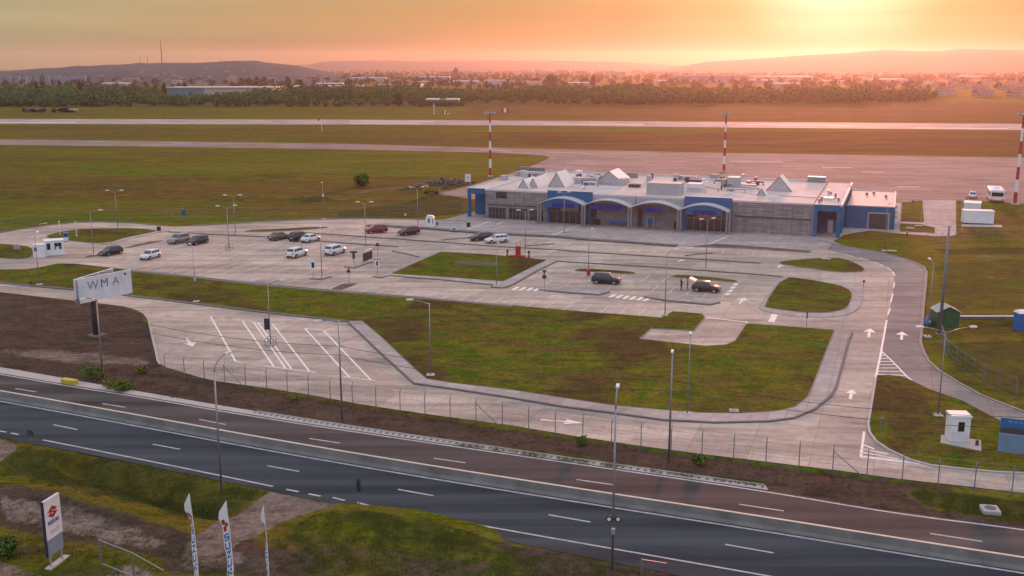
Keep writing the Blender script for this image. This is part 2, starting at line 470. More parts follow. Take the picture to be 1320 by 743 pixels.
# ------------------------------------------------------------------ ground: one sheet to the horizon
def hz(x, y):
    """height of the near verge: a bank, its ditch and low mounds; flat everywhere else"""
    x = np.asarray(x, float); y = np.asarray(y, float); z = np.zeros_like(x)
    def ridge(pts, amp, sig):
        nonlocal z
        d = np.full(x.shape, 1e9)
        for (ax, ay), (bx, by) in zip(pts[:-1], pts[1:]):
            dx, dy = bx-ax, by-ay; l2 = dx*dx+dy*dy
            t = np.clip(((x-ax)*dx+(y-ay)*dy)/l2, 0, 1)
            d = np.minimum(d, np.hypot(x-ax-t*dx, y-ay-t*dy))
        z = z+amp*np.exp(-(d/sig)**2)
    ridge(GL([(90,598),(160,622),(240,648),(285,655)]), -1.1, 1.3)
    ridge(GL([(440,668),(520,676),(600,696)]), .30, 1.8)
    ridge(GL([(0,632),(90,640),(180,662)]), .35, 1.5)
    ridge(GL([(330,718),(380,726),(430,735)]), .35, 1.6)
    ridge(GL([(214,486),(340,505),(526,536),(660,555),(820,580),(990,601),(1144,621),(1320,642)]), -.30, .45)
    return z

def make_ground():
    ys = np.concatenate([np.linspace(-60, 48, 10)[:-1], 48*np.exp(np.linspace(0, math.log(9100/48.0), 560))])
    ss = np.linspace(-1.25, 1.25, 420)
    yy, sm = np.meshgrid(ys, ss, indexing='ij')
    xx = sm*np.maximum(yy, 70.0)
    x, y = xx.ravel(), yy.ravel()
    z = hz(x, y)
    z = np.where(y < 130, z, 0.0)
    # small unevenness on the open verges only
    nr, nc = xx.shape
    masks = {k: np.zeros(x.shape) for k in ('lush','dirt','pale','dark','dry')}
    jx = x+0.0; jy = y+0.0
    def put(ch, poly, val=1.0): 
        w = GL(poly); m = in_poly(jx, jy, w); masks[ch][m] = np.maximum(masks[ch][m], val) if val >= 0 else 0.0
        return m
    # brown verge between the airport fence and the highway
    verge = [(-260,345),(0,377),(137,393),(160,396),(185,405),(196,435),(200,453),(206,470),(240,482),(340,502),(526,533),(660,552),(820,577),(990,598),(1144,618),(1320,640),(1600,690),(1600,740),(1320,684),(1153,663),(990,636),(660,588),(330,540),(0,482),(-260,440)]
    put('dirt', verge)
    put('pale', [(0,447),(110,452),(200,462),(203,474),(120,472),(0,460)], .62)
    put('lush', [(560,567),(700,580),(860,606),(985,622),(985,628),(860,612),(700,590),(560,575)], .8)
    put('lush', [(840,590),(920,604),(985,616),(985,626),(880,612)], .9)
    put('lush', [(1160,628),(1240,634),(1330,645),(1330,676),(1250,664),(1195,655)], .9)
    put('lush', [(110,478),(140,485),(180,500),(150,503),(118,494)], .8)
    put('lush', [(350,515),(420,526),(480,545),(400,536)], .35)
    put('dark', [(205,478),(340,503),(526,534),(660,553),(820,578),(990,600),(1144,620),(1320,641),(1320,645),(1144,624),(990,604),(820,582),(660,557),(526,538),(340,507),(205,482)], .75)
    put('dark', [(0,462),(130,474),(205,484),(340,506),(340,511),(205,490),(130,480),(0,470)], .6)
    for ch in ('dirt',): pass
    m = in_poly(jx, jy, GL([(560,567),(700,580),(860,606),(985,622),(985,628),(860,612),(700,590),(560,575)])); masks['dirt'][m] = .2
    m = in_poly(jx, jy, GL([(1160,628),(1240,634),(1330,645),(1330,676),(1250,664),(1195,655)])); masks['dirt'][m] = .1
    # near side verge
    put('lush', [(0,595),(28,573),(120,585),(230,604),(350,634),(330,650),(250,668),(120,642),(40,622),(0,612)], .60)
    put('dark', [(30,598),(90,598),(170,620),(262,640),(300,648),(262,664),(190,652),(110,628),(40,614)], .85)
    put('dirt', [(-200,606),(0,624),(70,640),(200,674),(262,690),(330,694),(320,743),(215,743),(210,722),(120,702),(60,694),(0,680),(-200,660)], .9)
    put('pale', [(0,640),(100,652),(200,688),(230,700),(190,712),(110,694),(40,680),(0,670)], .66)
    put('pale', [(352,633),(440,644),(436,655),(404,660),(366,672),(330,692),(262,716),(238,700),(290,664),(330,648)], 1.0)
    put('pale', [(-40,560),(0,565),(34,575),(0,598),(-60,620)], .8)
    put('pale', [(225,700),(290,700),(335,722),(300,743),(225,743)], .55); put('dirt', [(240,690),(300,700),(420,720),(420,743),(250,743)], .6)
    put('lush', [(400,664),(470,660),(560,676),(620,700),(700,712),(700,730),(560,715),(460,690)], .62); put('dirt', [(330,694),(420,684),(560,712),(700,730),(860,748),(420,760),(300,760)], .52); put('dark', [(440,668),(540,682),(640,706),(620,712),(520,696),(440,678)], .5)
    put('dirt', [(600,692),(720,712),(860,738),(1000,760),(860,770),(700,735)], .9)
    put('pale', [(640,690),(760,712),(900,735),(1060,762),(1000,770),(840,742)], .5)
    put('dirt', [(0,700),(60,700),(200,735),(200,800),(0,800)], .48)
    put('lush', [(60,640),(140,652),(240,680),(230,690),(130,668)], .35)
    put('pale', [(-80,718),(0,722),(62,743),(60,800),(-80,800)], .85)
    put('pale', [(140,734),(165,722),(215,743),(240,800),(120,800)], .75)
    # airfield
    put('pale', [(425,249),(520,238),(560,231),(600,230),(600,236),(560,239),(520,245),(450,252)], .50)
    put('pale', [(560,247),(600,243),(604,252),(566,253)], .9)
    put('lush', [(430,281),(440,272),(520,262),(560,248),(600,252),(600,276),(540,281)], .85)
    put('dark', [(360,256),(400,251),(440,256),(420,262),(370,262)], .55)
    put('lush', [(0,196),(200,205),(180,215),(0,222)], .45)
    put('lush', [(1190,320),(1330,318),(1330,330),(1220,330)], .8)
    put('lush', [(1200,338),(1330,332),(1330,400),(1210,400)], .55)
    put('pale', [(1230,326),(1300,327),(1330,334),(1260,336)], .5)
    put('dark', [(1215,412),(1330,410),(1330,440),(1240,440)], .5)
    put('lush', [(1200,440),(1330,436),(1330,530),(1230,480)], .6)
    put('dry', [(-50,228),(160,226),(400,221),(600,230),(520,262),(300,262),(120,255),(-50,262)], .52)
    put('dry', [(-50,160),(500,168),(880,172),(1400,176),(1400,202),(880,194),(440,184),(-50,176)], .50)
    put('dry', [(640,170),(1400,170),(1400,203),(880,195),(700,191)], .75)  # right fields tinted for the orange sun glow
    put('dry', [(600,136),(1400,134),(1400,160),(900,156),(600,152)], .62)  # sun glow also tinted into the grass beyond the runway
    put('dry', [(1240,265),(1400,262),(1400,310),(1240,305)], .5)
    put('dirt', [(0,132),(1320,131),(1320,138),(0,139)], .55)
    put('lush', [(0,141),(1320,139),(1320,150),(0,151)], .45)
    put('dirt', [(700,163),(1320,168),(1320,200),(880,194)], .35)
    # town ground beyond the woods
    z = np.where(y > 1500, z, z)
    me = bpy.data.meshes.new('ground')
    idx = np.arange(nr*nc).reshape(nr, nc)
    q = np.stack([idx[:-1,:-1], idx[:-1,1:], idx[1:,1:], idx[1:,:-1]], -1).reshape(-1, 4)
    me.vertices.add(nr*nc); me.vertices.foreach_set('co', np.stack([x, y, z], 1).astype(np.float32).ravel())
    me.loops.add(q.size); me.loops.foreach_set('vertex_index', q.astype(np.int32).ravel())
    me.polygons.add(len(q)); me.polygons.foreach_set('loop_start', np.arange(0, q.size, 4, dtype=np.int32)); me.polygons.foreach_set('loop_total', np.full(len(q), 4, np.int32))
    me.polygons.foreach_set('use_smooth', np.ones(len(q), bool))
    me.update(calc_edges=True)
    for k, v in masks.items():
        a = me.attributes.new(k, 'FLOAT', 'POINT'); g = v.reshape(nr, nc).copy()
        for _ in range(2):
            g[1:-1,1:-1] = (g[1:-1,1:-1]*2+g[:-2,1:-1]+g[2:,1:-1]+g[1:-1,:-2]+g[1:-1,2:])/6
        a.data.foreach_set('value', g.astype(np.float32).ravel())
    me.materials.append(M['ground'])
    o = bpy.data.objects.new('ground', me); COL.objects.link(o)
    tag(o, 'olive and brown airfield grass with bare earth verges', 'ground', kind='structure')
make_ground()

# ------------------------------------------------------------------ concrete areas
ZC = 0.03
front_edge = [(1700,690),(1500,660),(1320,636.5),(1251,628),(1186,621),(1144,616),(1088,608),(990,596),(902,585.5),(820,574.5),(740,562.5),(660,549),(526,531),(461,521),(414,512),(368,504.5),(338,500),(315,497),(279,492),(256,486.5),(235,480),(217,475),(206,470),(203,466.5),(200,453),(196,435),(192,417),(188,409),(184,404.5),(175,400),(160,395.5),(137,392.5),(0,377),(-200,355)]
left_top = [(-200,338),(-120,322),(-40,307),(0,301),(30,296),(70,290.2),(100,287.6),(130,287),(170,288.5),(200,291),(225,292.5),(260,291.5),(330,287),(400,283.7),(450,282.8),(540,283),(572,283.5),(600,276),(626,270),(700,266),(800,268),(1040,296),(1062,306.5),(1093,319),(1134,326),(1165,334),(1181,340),(1190,345),(1194,352),(1193,368),(1190,394),(1188,423),(1186,442),(1190,455),(1196,467),(1210,479.5),(1235,495),(1263,510.5),(1295,523.5),(1320,533),(1420,572),(1560,640)]
lot = MB().sheet(GL(front_edge+left_top), ZC).build('car_park', M['concrete'])
tag(lot, 'pale concrete car park and access roads in front of the terminal', 'car park', kind='structure')

lane_px = [(1130,484.5),(1132,472),(1138,442),(1143,413),(1147.5,398),(1151,379),(1153,364.5),(1151,351),(1143.5,345),(1127,338),(1108,332.4),(1086,327.4),(1066,322),(1074,314.5),(1093,319.4),(1134,326.6),(1164,334.6),(1180,340.8),(1189,345.6),(1192.5,352),(1191.3,368),(1188.3,394),(1186.2,423),(1184.2,442),(1188,455.5),(1194.5,468),(1209,480.6),(1234,496),(1262,511.5),(1294,524.6),(1322,535),(1322,556),(1286,541),(1241,517),(1201,503.4),(1176,491.5),(1150,484)]
tag(MB().sheet(GL(lane_px), ZC+.002).build('grey_lane', M['lane']), 'darker grey concrete lane on the right side of the access road', 'road', kind='structure')
# the apron, its taxiway, and the runway behind the terminal
ap = [(-400,174),(0,179.8),(220,182.5),(440,185.5),(640,191),(880,196.5),(1320,203.6),(1500,207),(1500,266),(1320,263),(1267,260),(1232,259),(1189,258.5),(1160,262),(1100,285),(1040,296),(800,268),(640,262),(566,250),(610,238.5),(650,226.5),(690,212.5),(709,203.5),(700,200.5),(637,197),(440,192.7),(220,189.6),(0,187),(-400,181.5)]
tag(MB().sheet(GL(ap), .026).build('apron', M['apron']), 'pinkish concrete apron and taxiway behind the terminal', 'apron', kind='structure')
rw = [(-400,151.8),(0,153.6),(440,154.4),(880,157),(1320,160),(1700,163),(1700,171.5),(1320,168),(880,164),(660,162),(440,160.8),(0,160),(-400,158.4)]
tag(MB().sheet(GL(rw), .03).build('runway', M['runway']), 'long pale runway strip crossing the airfield', 'runway', kind='structure')
rm = MB()
for a, b in (((0,158.2),(100,158.3)),((450,156.4),(560,156.6)),((450,159.2),(540,159.3)),((700,160.2),(830,161.0)),((960,161),(1100,162.2)),((1180,165.2),(1300,166.3))):
    rm.ribbon([G(*a), G(*b)], 3.2, .036)
rm.build('runway_markings', M['paint'], bpy.data.objects['runway'])
tm = MB()
for a, b in (((620,193.5),(660,195.2)),((700,196),(760,198)),((730,211),(770,212.2)),((1110,222),(1140,222.6)),((1156,241),(1185,241.4)),((940,208),(1010,209.5)),((1060,216),(1100,216.7))):
    tm.ribbon([G(*a), G(*b)], .7, .032)
tm.build('apron_markings', M['paint'], bpy.data.objects['apron'])
sr = [(1189,258),(1232,258.4),(1232.5,303),(1226,304.8),(1207,305),(1160,301.5),(1120,297.5),(1087,296.5),(1090,293),(1160,297.6),(1187,299.4),(1191,286)]
tag(MB().sheet(GL(sr), .034).build('service_road', M['sidewalk']), 'concrete service road from the apron past the blue annex', 'road', kind='structure')
pth = MB().sheet(GL([(1155,262),(1162,262),(1160.5,286),(1191,287),(1191,289.5),(1160,288.5),(1159,300),(1152,299)]), .038).build('path', M['sidewalk'])
tag(pth, 'narrow concrete path beside the blue annex', 'path', kind='structure')

# raised islands: kerb ring with a lawn inside
def island(name, px, label, top='lawn', h=.13, kerb=.22, sm=1, cat='lawn', z0=ZC, kerbmat='kerb'):
    w = GL(px)
    if sm: w = smooth_closed(w, sm)
    e = MB().prism(w, z0-.02, h).build(name, M[kerbmat])
    inner = offset_poly(w, kerb)
    MB().sheet(inner, h+.006).build(name+'_top' if top != 'lawn' else 'turf', M[top], e)
    tag(e, label, cat, kind='structure')
    return e

big = [(-200,335),(-60,347),(0,348.5),(34,348),(51,345.5),(63,343),(75,340.7),(97,341),(125,344),(175,349.7),(250,357),(330,366),(417,374),(530,383),(660,395),(760,403.5),(852,410.5),(858,407),(867,402.5),(905,405.5),(909,409.5),(905,415),(895,427.5),(840,424.5),(825,438),(910,447.2),(935,445.5),(947,440.5),(962,418),(990,420),(1076,426.5),(1065,455),(1047.5,500),(1042,513),(1026,526),(1003,531.5),(990,532.6),(954,534.7),(902,534),(863,531),(791,524.5),(725,514.7),(660,504.5),(580,495),(550,490),(537.5,480),(490,435),(466,415),(449,415),(445,414.3),(392,408.5),(330,401.5),(250,391.5),(160,380.5),(95,373.5),(50,369.5),(0,364.8),(-60,358),(-200,345)]
e = MB().prism(GL(big), ZC-.02, .13).build('front_lawn', M['kerb'])
MB().sheet(offset_poly(GL(big), .20), .136).build('turf', M['lawn'], e)
tag(e, 'large worn lawn between the car park and the front access road', 'lawn', kind='structure')
# footpath that borders the front lawn
fp = [(449,416),(490,455),(534,495),(580,501.3),(660,513.5),(725,524.7),(791,533),(856,542),(921,545.2),(990,543.7),(1022,539.5),(1049,528.5),(1068.5,512),(1076,501),(1092.5,440),(1097.5,429),(1077,426.6),(1065.3,455.4),(1048,500.4),(1042.4,513.4),(1026.3,526.4),(1003,532),(990,533),(954,535.1),(902,534.4),(863,531.4),(791,524.9),(725,515.1),(660,504.9),(580,495.4),(549.6,490.4),(537,480.3),(489.6,435.3),(466,415.3)]
e = MB().prism(GL(fp), ZC-.02, .15).build('footpath', M['sidewalk'])
tag(e, 'raised concrete footpath curving round the front lawn', 'footpath', kind='structure')
# dark strip and kerbs, some with their shade in the colour, edging the lawns
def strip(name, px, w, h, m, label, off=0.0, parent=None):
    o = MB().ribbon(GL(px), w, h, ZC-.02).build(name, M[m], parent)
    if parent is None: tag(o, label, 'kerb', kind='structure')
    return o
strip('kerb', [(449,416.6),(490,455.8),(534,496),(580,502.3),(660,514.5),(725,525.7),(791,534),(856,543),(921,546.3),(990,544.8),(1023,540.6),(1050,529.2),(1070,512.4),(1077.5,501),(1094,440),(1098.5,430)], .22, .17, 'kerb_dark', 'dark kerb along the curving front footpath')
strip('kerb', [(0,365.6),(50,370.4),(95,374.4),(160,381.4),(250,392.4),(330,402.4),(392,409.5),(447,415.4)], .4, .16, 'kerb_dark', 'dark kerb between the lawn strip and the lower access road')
strip('dark_concrete', [(165,349.8),(250,358.6),(330,367.8),(417,375.6),(530,384.6),(600,390.6),(660,396.2)], .9, .145, 'dark_concrete', 'dark strip along the lower edge of the car park')  # plain dark band, slightly raised
strip('kerb', [(192,416),(196,434),(200.5,452),(203.5,466.5),(206.5,470.5)], .25, .17, 'pad', 'light kerb beside the brown verge under the billboard')
strip('kerb', [(1129,488),(1123.6,520),(1119,549),(1121,559),(1129,570),(1145,581),(1173,594),(1201,601.5),(1246,606.5),(1286,610),(1330,612)], .22, .15, 'pad', 'kerb of the triangular lawn island')
strip('kerb', [(1056,311),(1093,319),(1134,326),(1165,334),(1181,340),(1190.5,345),(1194.5,352),(1193.5,368),(1190.5,394),(1188.5,423),(1186.5,442),(1190.5,455),(1197,467),(1211,479.5),(1236,495),(1264,510.5),(1296,523.5),(1322,533)], .3, .17, 'kerb', 'kerb along the outside of the curving access road')
strip('kerb', [(0,300.6),(30,295.6),(70,289.8),(100,287.2),(130,286.6),(170,288),(200,290.5)], .3, .15, 'kerb', 'kerb along the far side of the upper left road')
strip('kerb', [(246,291.8),(330,286.6),(400,283.2),(450,282.4),(540,283.6),(600,286.4)], .35, .18, 'kerb', 'pale kerb along the upper access road')
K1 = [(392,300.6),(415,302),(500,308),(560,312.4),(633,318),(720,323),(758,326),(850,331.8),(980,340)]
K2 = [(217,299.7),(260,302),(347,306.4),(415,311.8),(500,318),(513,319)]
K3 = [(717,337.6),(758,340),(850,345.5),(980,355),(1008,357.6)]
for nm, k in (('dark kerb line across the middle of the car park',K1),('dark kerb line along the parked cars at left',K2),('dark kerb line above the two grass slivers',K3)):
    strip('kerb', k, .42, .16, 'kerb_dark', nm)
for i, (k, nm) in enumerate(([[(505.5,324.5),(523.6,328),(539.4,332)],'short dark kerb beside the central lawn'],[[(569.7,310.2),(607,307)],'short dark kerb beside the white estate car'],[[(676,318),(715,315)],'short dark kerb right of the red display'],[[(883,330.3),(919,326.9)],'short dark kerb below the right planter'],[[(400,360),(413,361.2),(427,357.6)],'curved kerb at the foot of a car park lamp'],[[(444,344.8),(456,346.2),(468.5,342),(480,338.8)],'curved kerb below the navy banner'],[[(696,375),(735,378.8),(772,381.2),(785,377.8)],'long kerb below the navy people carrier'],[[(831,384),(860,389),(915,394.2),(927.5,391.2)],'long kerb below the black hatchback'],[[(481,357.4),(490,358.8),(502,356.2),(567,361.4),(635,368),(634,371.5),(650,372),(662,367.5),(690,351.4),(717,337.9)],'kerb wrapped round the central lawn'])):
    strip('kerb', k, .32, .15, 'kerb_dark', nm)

island('grass_island', [(59,305.5),(68,302),(85,298.3),(109,295.8),(160,294.8),(188,296),(205,298.5),(188,302.5),(162,308),(143,314),(121,314.3),(99,312),(78,309.3),(62,307.3)], 'rounded lawn island inside the upper left road loop')
strip('footpath', [(132,315.5),(147,313.6),(162,308.8),(188,303.2),(206,299.4),(217,297.8)], 1.3, .15, 'sidewalk', 'pale path edging the upper left lawn island')
island('grass_island', [(-60,312),(0,315),(18,316.4),(42,319),(44,331),(30,335),(0,333.5),(-60,330)], 'lawn corner left of the white gate hut')
island('grass_sliver', [(311,299),(328,297),(369,295.5),(393,293.8),(420,293.3),(424,294),(405,296),(388,297.3),(340,299.6)], 'thin grass sliver between the upper roads')
island('central_lawn', [(568,325.5),(633,329),(706,336),(649,364),(580,359),(503,354)], 'trapezoid lawn in the middle of the car park', sm=0)
e = MB().prism(GL([(481,357.3),(500,353.3),(566,324.9),(568,325.3),(503.3,353.8),(580,358.8),(649,363.8),(705,336.2),(708,335),(717,337.4),(690,351),(662,367),(650,371.5),(634,371),(635,367.5),(567,361),(502,355.8),(490,358.4)]), ZC-.02, .128).build('footpath', M['sidewalk'])
tag(e, 'concrete footpath framing the central lawn', 'footpath', kind='structure')
pch = MB().sheet(smooth_closed(GL([(583,338.5),(600,337),(625,338.3),(645,341),(640,344.3),(615,343.2),(590,341.5)]),2), .146).build('earth_patch', M['earth'], bpy.data.objects['central_lawn'])
island('grass_sliver', [(737,349.7),(750,347),(787,349),(818.5,351.5),(819,354.5),(787,352.9),(758,351.2)], 'grass sliver behind the navy people carrier')
island('grass_sliver', [(861,357.6),(877,355),(912,358),(948.5,362),(951.5,365),(929,363.2),(897.6,360.7)], 'grass sliver behind the black hatchback')
island('grass_island', [(995,339.7),(1032,335),(1064.5,333),(1089,334),(1109.5,343.4),(1116,348.5),(1109.5,351.6),(1081,352),(1042,346.5)], 'teardrop lawn island near the right end of the terminal')
e = MB().prism(smooth_closed(GL([(977.6,395.5),(980.7,400.7),(1011,407),(1048,410),(1081,409),(1101,403.7),(1110.6,392.5),(1113.6,378),(1113,366),(1091,364),(1072,366.5),(1040,361),(1009,357.5)]),1), ZC-.02, .11).build('footpath', M['sidewalk'])
tag(e, 'concrete footpath round the right lawn island', 'footpath', kind='structure')
island('grass_island', [(1009,357.7),(1040,361),(1072.7,367),(1091,372),(1100,380),(1095,394.5),(1089,400.7),(1064.5,405),(1032,404),(991,398.6),(983,395.6)], 'green lawn island beside the right access road', h=.16)
island('grass_island', [(1130,485),(1145,484.5),(1162,486.5),(1176,492),(1201,504),(1241,517.6),(1286,541.6),(1330,561),(1500,640),(1500,650),(1330,612.5),(1286,609.5),(1246,606),(1201,601),(1173,594),(1145,581),(1129,570),(1121,558.6),(1119,549),(1123.6,520),(1129,489)], 'triangular lawn island with the white kiosk', sm=0)
for px, lb in (([(160,320.7),(173,316.7),(195,312),(211,310.6),(197.6,313.6),(173,318.7)],'thin bare earth island above the silver car'),([(108,333),(119,328.7),(133,327.3),(150,324.5),(135,329.5),(119,331.5)],'thin bare earth island behind the dark blue car'),([(428,373),(441,367),(461,366),(452,370),(440,374)],'small bare earth wedge at the triangular sign')):
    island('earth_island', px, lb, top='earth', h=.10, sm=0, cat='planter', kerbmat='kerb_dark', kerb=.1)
for px, lb in (([(693,373.6),(735,377.6),(772,380.2),(786,376.4),(778,372),(740,370),(706,367.5)],'low paved island by the give way sign'),([(828,382.6),(860,387.6),(915,393),(929,389.6),(916,386.5),(880,383.5),(845,379.6)],'low paved island by the tall lamp')):
    island('paved_island', px, lb, top='sidewalk', h=.11, sm=0, cat='island', kerb=.1)
# grass pieces beside the annex
for px, lb in (([(1162,261),(1190,262),(1187,286),(1162,284.5)],'rectangular grass plot beside the service road'),([(1160,289.8),(1190,291),(1205,294),(1205.5,301),(1160,299)],'small grass plot with two pale covers'),([(1232,259.5),(1240,260),(1240,300),(1233,303)],'grass strip along the service road')):
    island('grass_plot', px, lb, sm=0, h=.09, kerb=.15)
# terminal forecourt: a raised slab with a dark front and planters
fore = [(473,291.2),(499,291.2),(545,294.2),(590,297.6),(635,301.2),(657,302.2),(720,305.4),(758,309),(811,312.6),(850,315.7),(872,317.3),(893,318.2),(950,317),(1011,321),(1044,324),(1062,318),(1075,311),(1088,303),(1120,297.6),(1087,293.5),(1040,300),(800,286),(626,276),(600,276),(572,284),(520,287)]
e = MB().prism(GL(fore), ZC-.02, .09).build('forecourt', M['sidewalk'])
tag(e, 'grey paved forecourt in front of the terminal', 'forecourt', kind='structure')
strip('kerb', [(473,292),(499,292.3),(545.5,295.3),(590,298.8),(635,302.4),(657,303.2),(720,306.4),(758,310),(811,313.6),(850,316.6),(872,318.2)], 1.5, .30, 'dark_concrete', 'planted kerb in front of the forecourt, its shade put in the colour')  # shade on the forecourt front is put into the dark colour
island('planter', [(893,319),(922,315.8),(950,317.6),(1011,322),(1045,325),(1043,326.6),(980,322.6),(950,320.8)], 'long brown planter strip below the right arch', top='earth', sm=0, cat='planter', h=.22)

# ------------------------------------------------------------------ painted markings on the concrete
ZM = ZC+.005
mk = MB()
BAYN = [0]
def bay(px, w=.14, z=ZM, m=None):
    BAYN[0] = (BAYN[0]+1) % 9
    (m or mk).ribbon([G(*p) for p in px], w, z+.0015+BAYN[0]*.0012)
# bus bays at the front left
for px in ([(271.5,408.5),(304,467),(311,468)],[(312.5,414.5),(353,473)],[(327,415.5),(368,475.5)],[(332,416),(375.5,476)],[(351.5,418.5),(399,479.5)],[(393,424),(451,487.5)],[(417.5,427),(478,490.5)]):
    bay(px, .22)
for px in ([(312,414.5),(360,419.4)],[(341,472.3),(407,480.5)],[(393,424),(424,427)],[(443,486.2),(484,491.2)]): bay(px, .18)
def arrow(px, py, tx, ty, L=4.2, w=.30):
    """straight-ahead arrow from the base pixel towards the tip pixel"""
    a = Vector((*G(px,py),0)); b = Vector((*G(tx,ty),0)); d = (b-a).normalized(); n = Vector((-d.y,d.x,0))
    L = (b-a).length; hl = L*.42; m = a+d*(L-hl)
    hw = max(.55, L*.17)
    mk.add([(p.x,p.y,ZM) for p in (a-n*w/2, m-n*w/2, m+n*w/2, a+n*w/2)], [(0,1,2,3)])
    mk.add([(p.x,p.y,ZM) for p in (m-n*hw, b, m+n*hw)], [(0,1,2)])
arrow(240.5,437,248.5,447); arrow(1096,515,1098.5,502.5); arrow(1119.5,435,1122,424); arrow(1162,438.5,1163,428)
arrow(697,541.5,752,546); arrow(953,392,960,384)
for a, b in (((50,289.5),(62,287.5)),((708,324.6),(718,322.4)),((590,350.3),(604,347.8)),((1003,345.6),(1008,341.6)),((874,337.4),(882,335.2)),((470,323),(480,320.6))): arrow(*a, *b)
# centre line of the right access road
mk.ribbon(smooth_open(GL([(1130,484),(1132,472),(1138,442),(1143,413)]),1), .22, ZM)
for a, b in (((1144.5,406),(1147.5,398)),((1148,390),(1151,379)),((1152,371),(1153,364.5)),((1153.5,356.5),(1151,350.5)),((1149,349.5),(1143.5,345)),((1138,342.5),(1127,338)),((1120,336),(1108,332.6)),((1100,331),(1086,327.6))):
    mk.ribbon([G(*a), G(*b)], .2, ZM)
bay([(1137,454),(1150,466),(1168,485),(1176,491.5),(1192,500)], .18); bay([(1128.5,487),(1137,452)], .2)
for a, b in (((1136.5,459),(1141,458.5)),((1135.5,463),(1145,462.5)),((1134.5,467),(1149,466.5)),((1133.5,471),(1153,470.5)),((1132.5,475),(1157,475)),((1131.5,479),(1162,479.5)),((1130,483),(1167,484.6)),((1129.3,486.5),(1174,490))): bay([a,b], .22)
bay([(1114,557),(1109.5,590)], .22); bay([(1110,590.5),(1186,598.5)], .16)
for a, b in (((1112.5,574),(1127,579.5)),((1111.5,579),(1144,586)),((1110.5,584),(1158,592.5)),((1110,588.5),(1172,596.5))): bay([a,b], .24)
mk.ribbon(GL([(910,409.6),(962,415.6),(964,417.6)]), .3, ZM)
bay([(994,415.5),(999,405.5)], .8)
# crossings
for k in range(5): bay([(661+k*9.2,374.2+k*.5),(668+k*9.2,370.4+k*.5)], .62)
for k in range(6): bay([(786+k*8.8,384+k*.9),(793+k*8.8,380+k*.9)], .62)
for a, b in (((937,380),(946,368)),): 
    for k in range(4): bay([(936+k*3.4,381-k*4.2),(940+k*3.4,378.4-k*4.2)], .6)
# the bay lines: worn paint
wn = MB()
def bays(p0, p1, step, L, w=.14):
    a, b = G(*p0), G(*p1); n = int(math.hypot(b[0]-a[0], b[1]-a[1])/step)
    for k in range(n+1):
        t = k/max(n,1); x, y = a[0]+(b[0]-a[0])*t, a[1]+(b[1]-a[1])*t
        wn.ribbon([(x,y),(x+SA*L,y+CA*L)], w, ZM-.001)
bays((462,378.2), (848,409.6), 2.5, 4.6, .16)
for p0, p1, L in (((150,346.3),(425,371.5),4.8),((200,339.3),(410,355.8),4.8),((205,329.6),(400,345),4.8),((215,321.6),(430,337),4.8),((222,313),(440,328),4.8),((235,305),(470,321),4.6),((500,311),(600,317.6),4.2),((430,306),(500,311),4.2),((735,354.6),(800,358.6),4.6),((830,361.5),(900,368),4.6),((700,368.5),(780,375.5),4.4),((840,376),(930,385.5),4.4),((570,307.5),(680,314.4),4.2),((690,317.6),(860,328.6),4.2),((930,327),(1010,332.6),3.6)):
    bays(p0, p1, 2.5, L)
for a, b in (((300,345),(460,357)),((210,325.6),(420,341.5)),((470,372),(690,388.6)),((700,384),(860,397)),((735,360.5),(880,370))): wn.ribbon([G(*a), G(*b)], .12, ZM-.002)
wn.build('parking_bay_markings', M['paint_worn'], lot); mk.build('road_markings', M['paint'], lot)
# tyre-worn darker lanes in the concrete (real rubber film, own shape)
# ------------------------------------------------------------------ highway
far_edge = [(-500,417),(-200,453),(0,481),(98,498.5),(183,511.2),(330,536.6),(500,562),(660,585),(825,608.5),(990,632.5),(1153,660.5),(1320,681),(1500,708),(1700,740)]
b_base = [(-500,432),(-200,480),(0,516.2),(165,546),(330,577),(500,606.5),(660,632.6),(825,658.5),(990,684.2),(1153,711),(1320,737.5),(1500,766),(1700,798)]
near_white = [(-500,455),(-200,514.5),(0,556.3),(160,588),(330,623.4),(500,656),(660,685.2),(825,714),(990,743.4),(1153,772),(1320,800),(1500,831)]
near_edge = [(-500,459),(-200,521),(0,565),(65,577),(160,595),(250,614),(330,630),(430,650),(500,664),(580,682),(660,700),(825,733),(990,766),(1153,796),(1320,826),(1500,860)]
def ext(p, a=60.0, b=70.0):
    (x0,y0),(x1,y1) = p[0], p[1]; l = math.hypot(x1-x0,y1-y0); s0 = (x0-(x1-x0)/l*a, y0-(y1-y0)/l*a)
    (x0,y0),(x1,y1) = p[-2], p[-1]; l = math.hypot(x1-x0,y1-y0); s1 = (x1+(x1-x0)/l*b, y1+(y1-y0)/l*b)
    return [s0]+list(p)+[s1]
bw = ext(smooth_open(GL(b_base), 2))
def shift(pts, d):
    out = []
    for i, p in enumerate(pts):
        a = pts[max(i-1,0)]; b = pts[min(i+1,len(pts)-1)]; l = math.hypot(b[0]-a[0], b[1]-a[1])
        out.append((p[0]-(b[1]-a[1])/l*d, p[1]+(b[0]-a[0])/l*d))
    return out
hw_far = ext(smooth_open(GL(far_edge), 2))
hw_near = ext(smooth_open(GL(near_edge), 2), 60, 90)
tag(MB().sheet(hw_far+shift(bw,.35)[::-1], .04).build('highway_far_lanes', M['asphalt_far']), 'brown grey asphalt carriageway beyond the median barrier, sunlight in its tone', 'road', kind='structure')
tag(MB().sheet(shift(bw,.35)+hw_near[::-1], .045).build('highway_near_lanes', M['asphalt_near']), 'dark asphalt carriageway on the near side of the median barrier', 'road', kind='structure')
hp = MB(); hp2 = MB()
hp.ribbon(shift(bw,-.30), .22, .052)
hp2.ribbon(shift(hw_far,-.35), .20, .048)
nwl = GL(near_white)
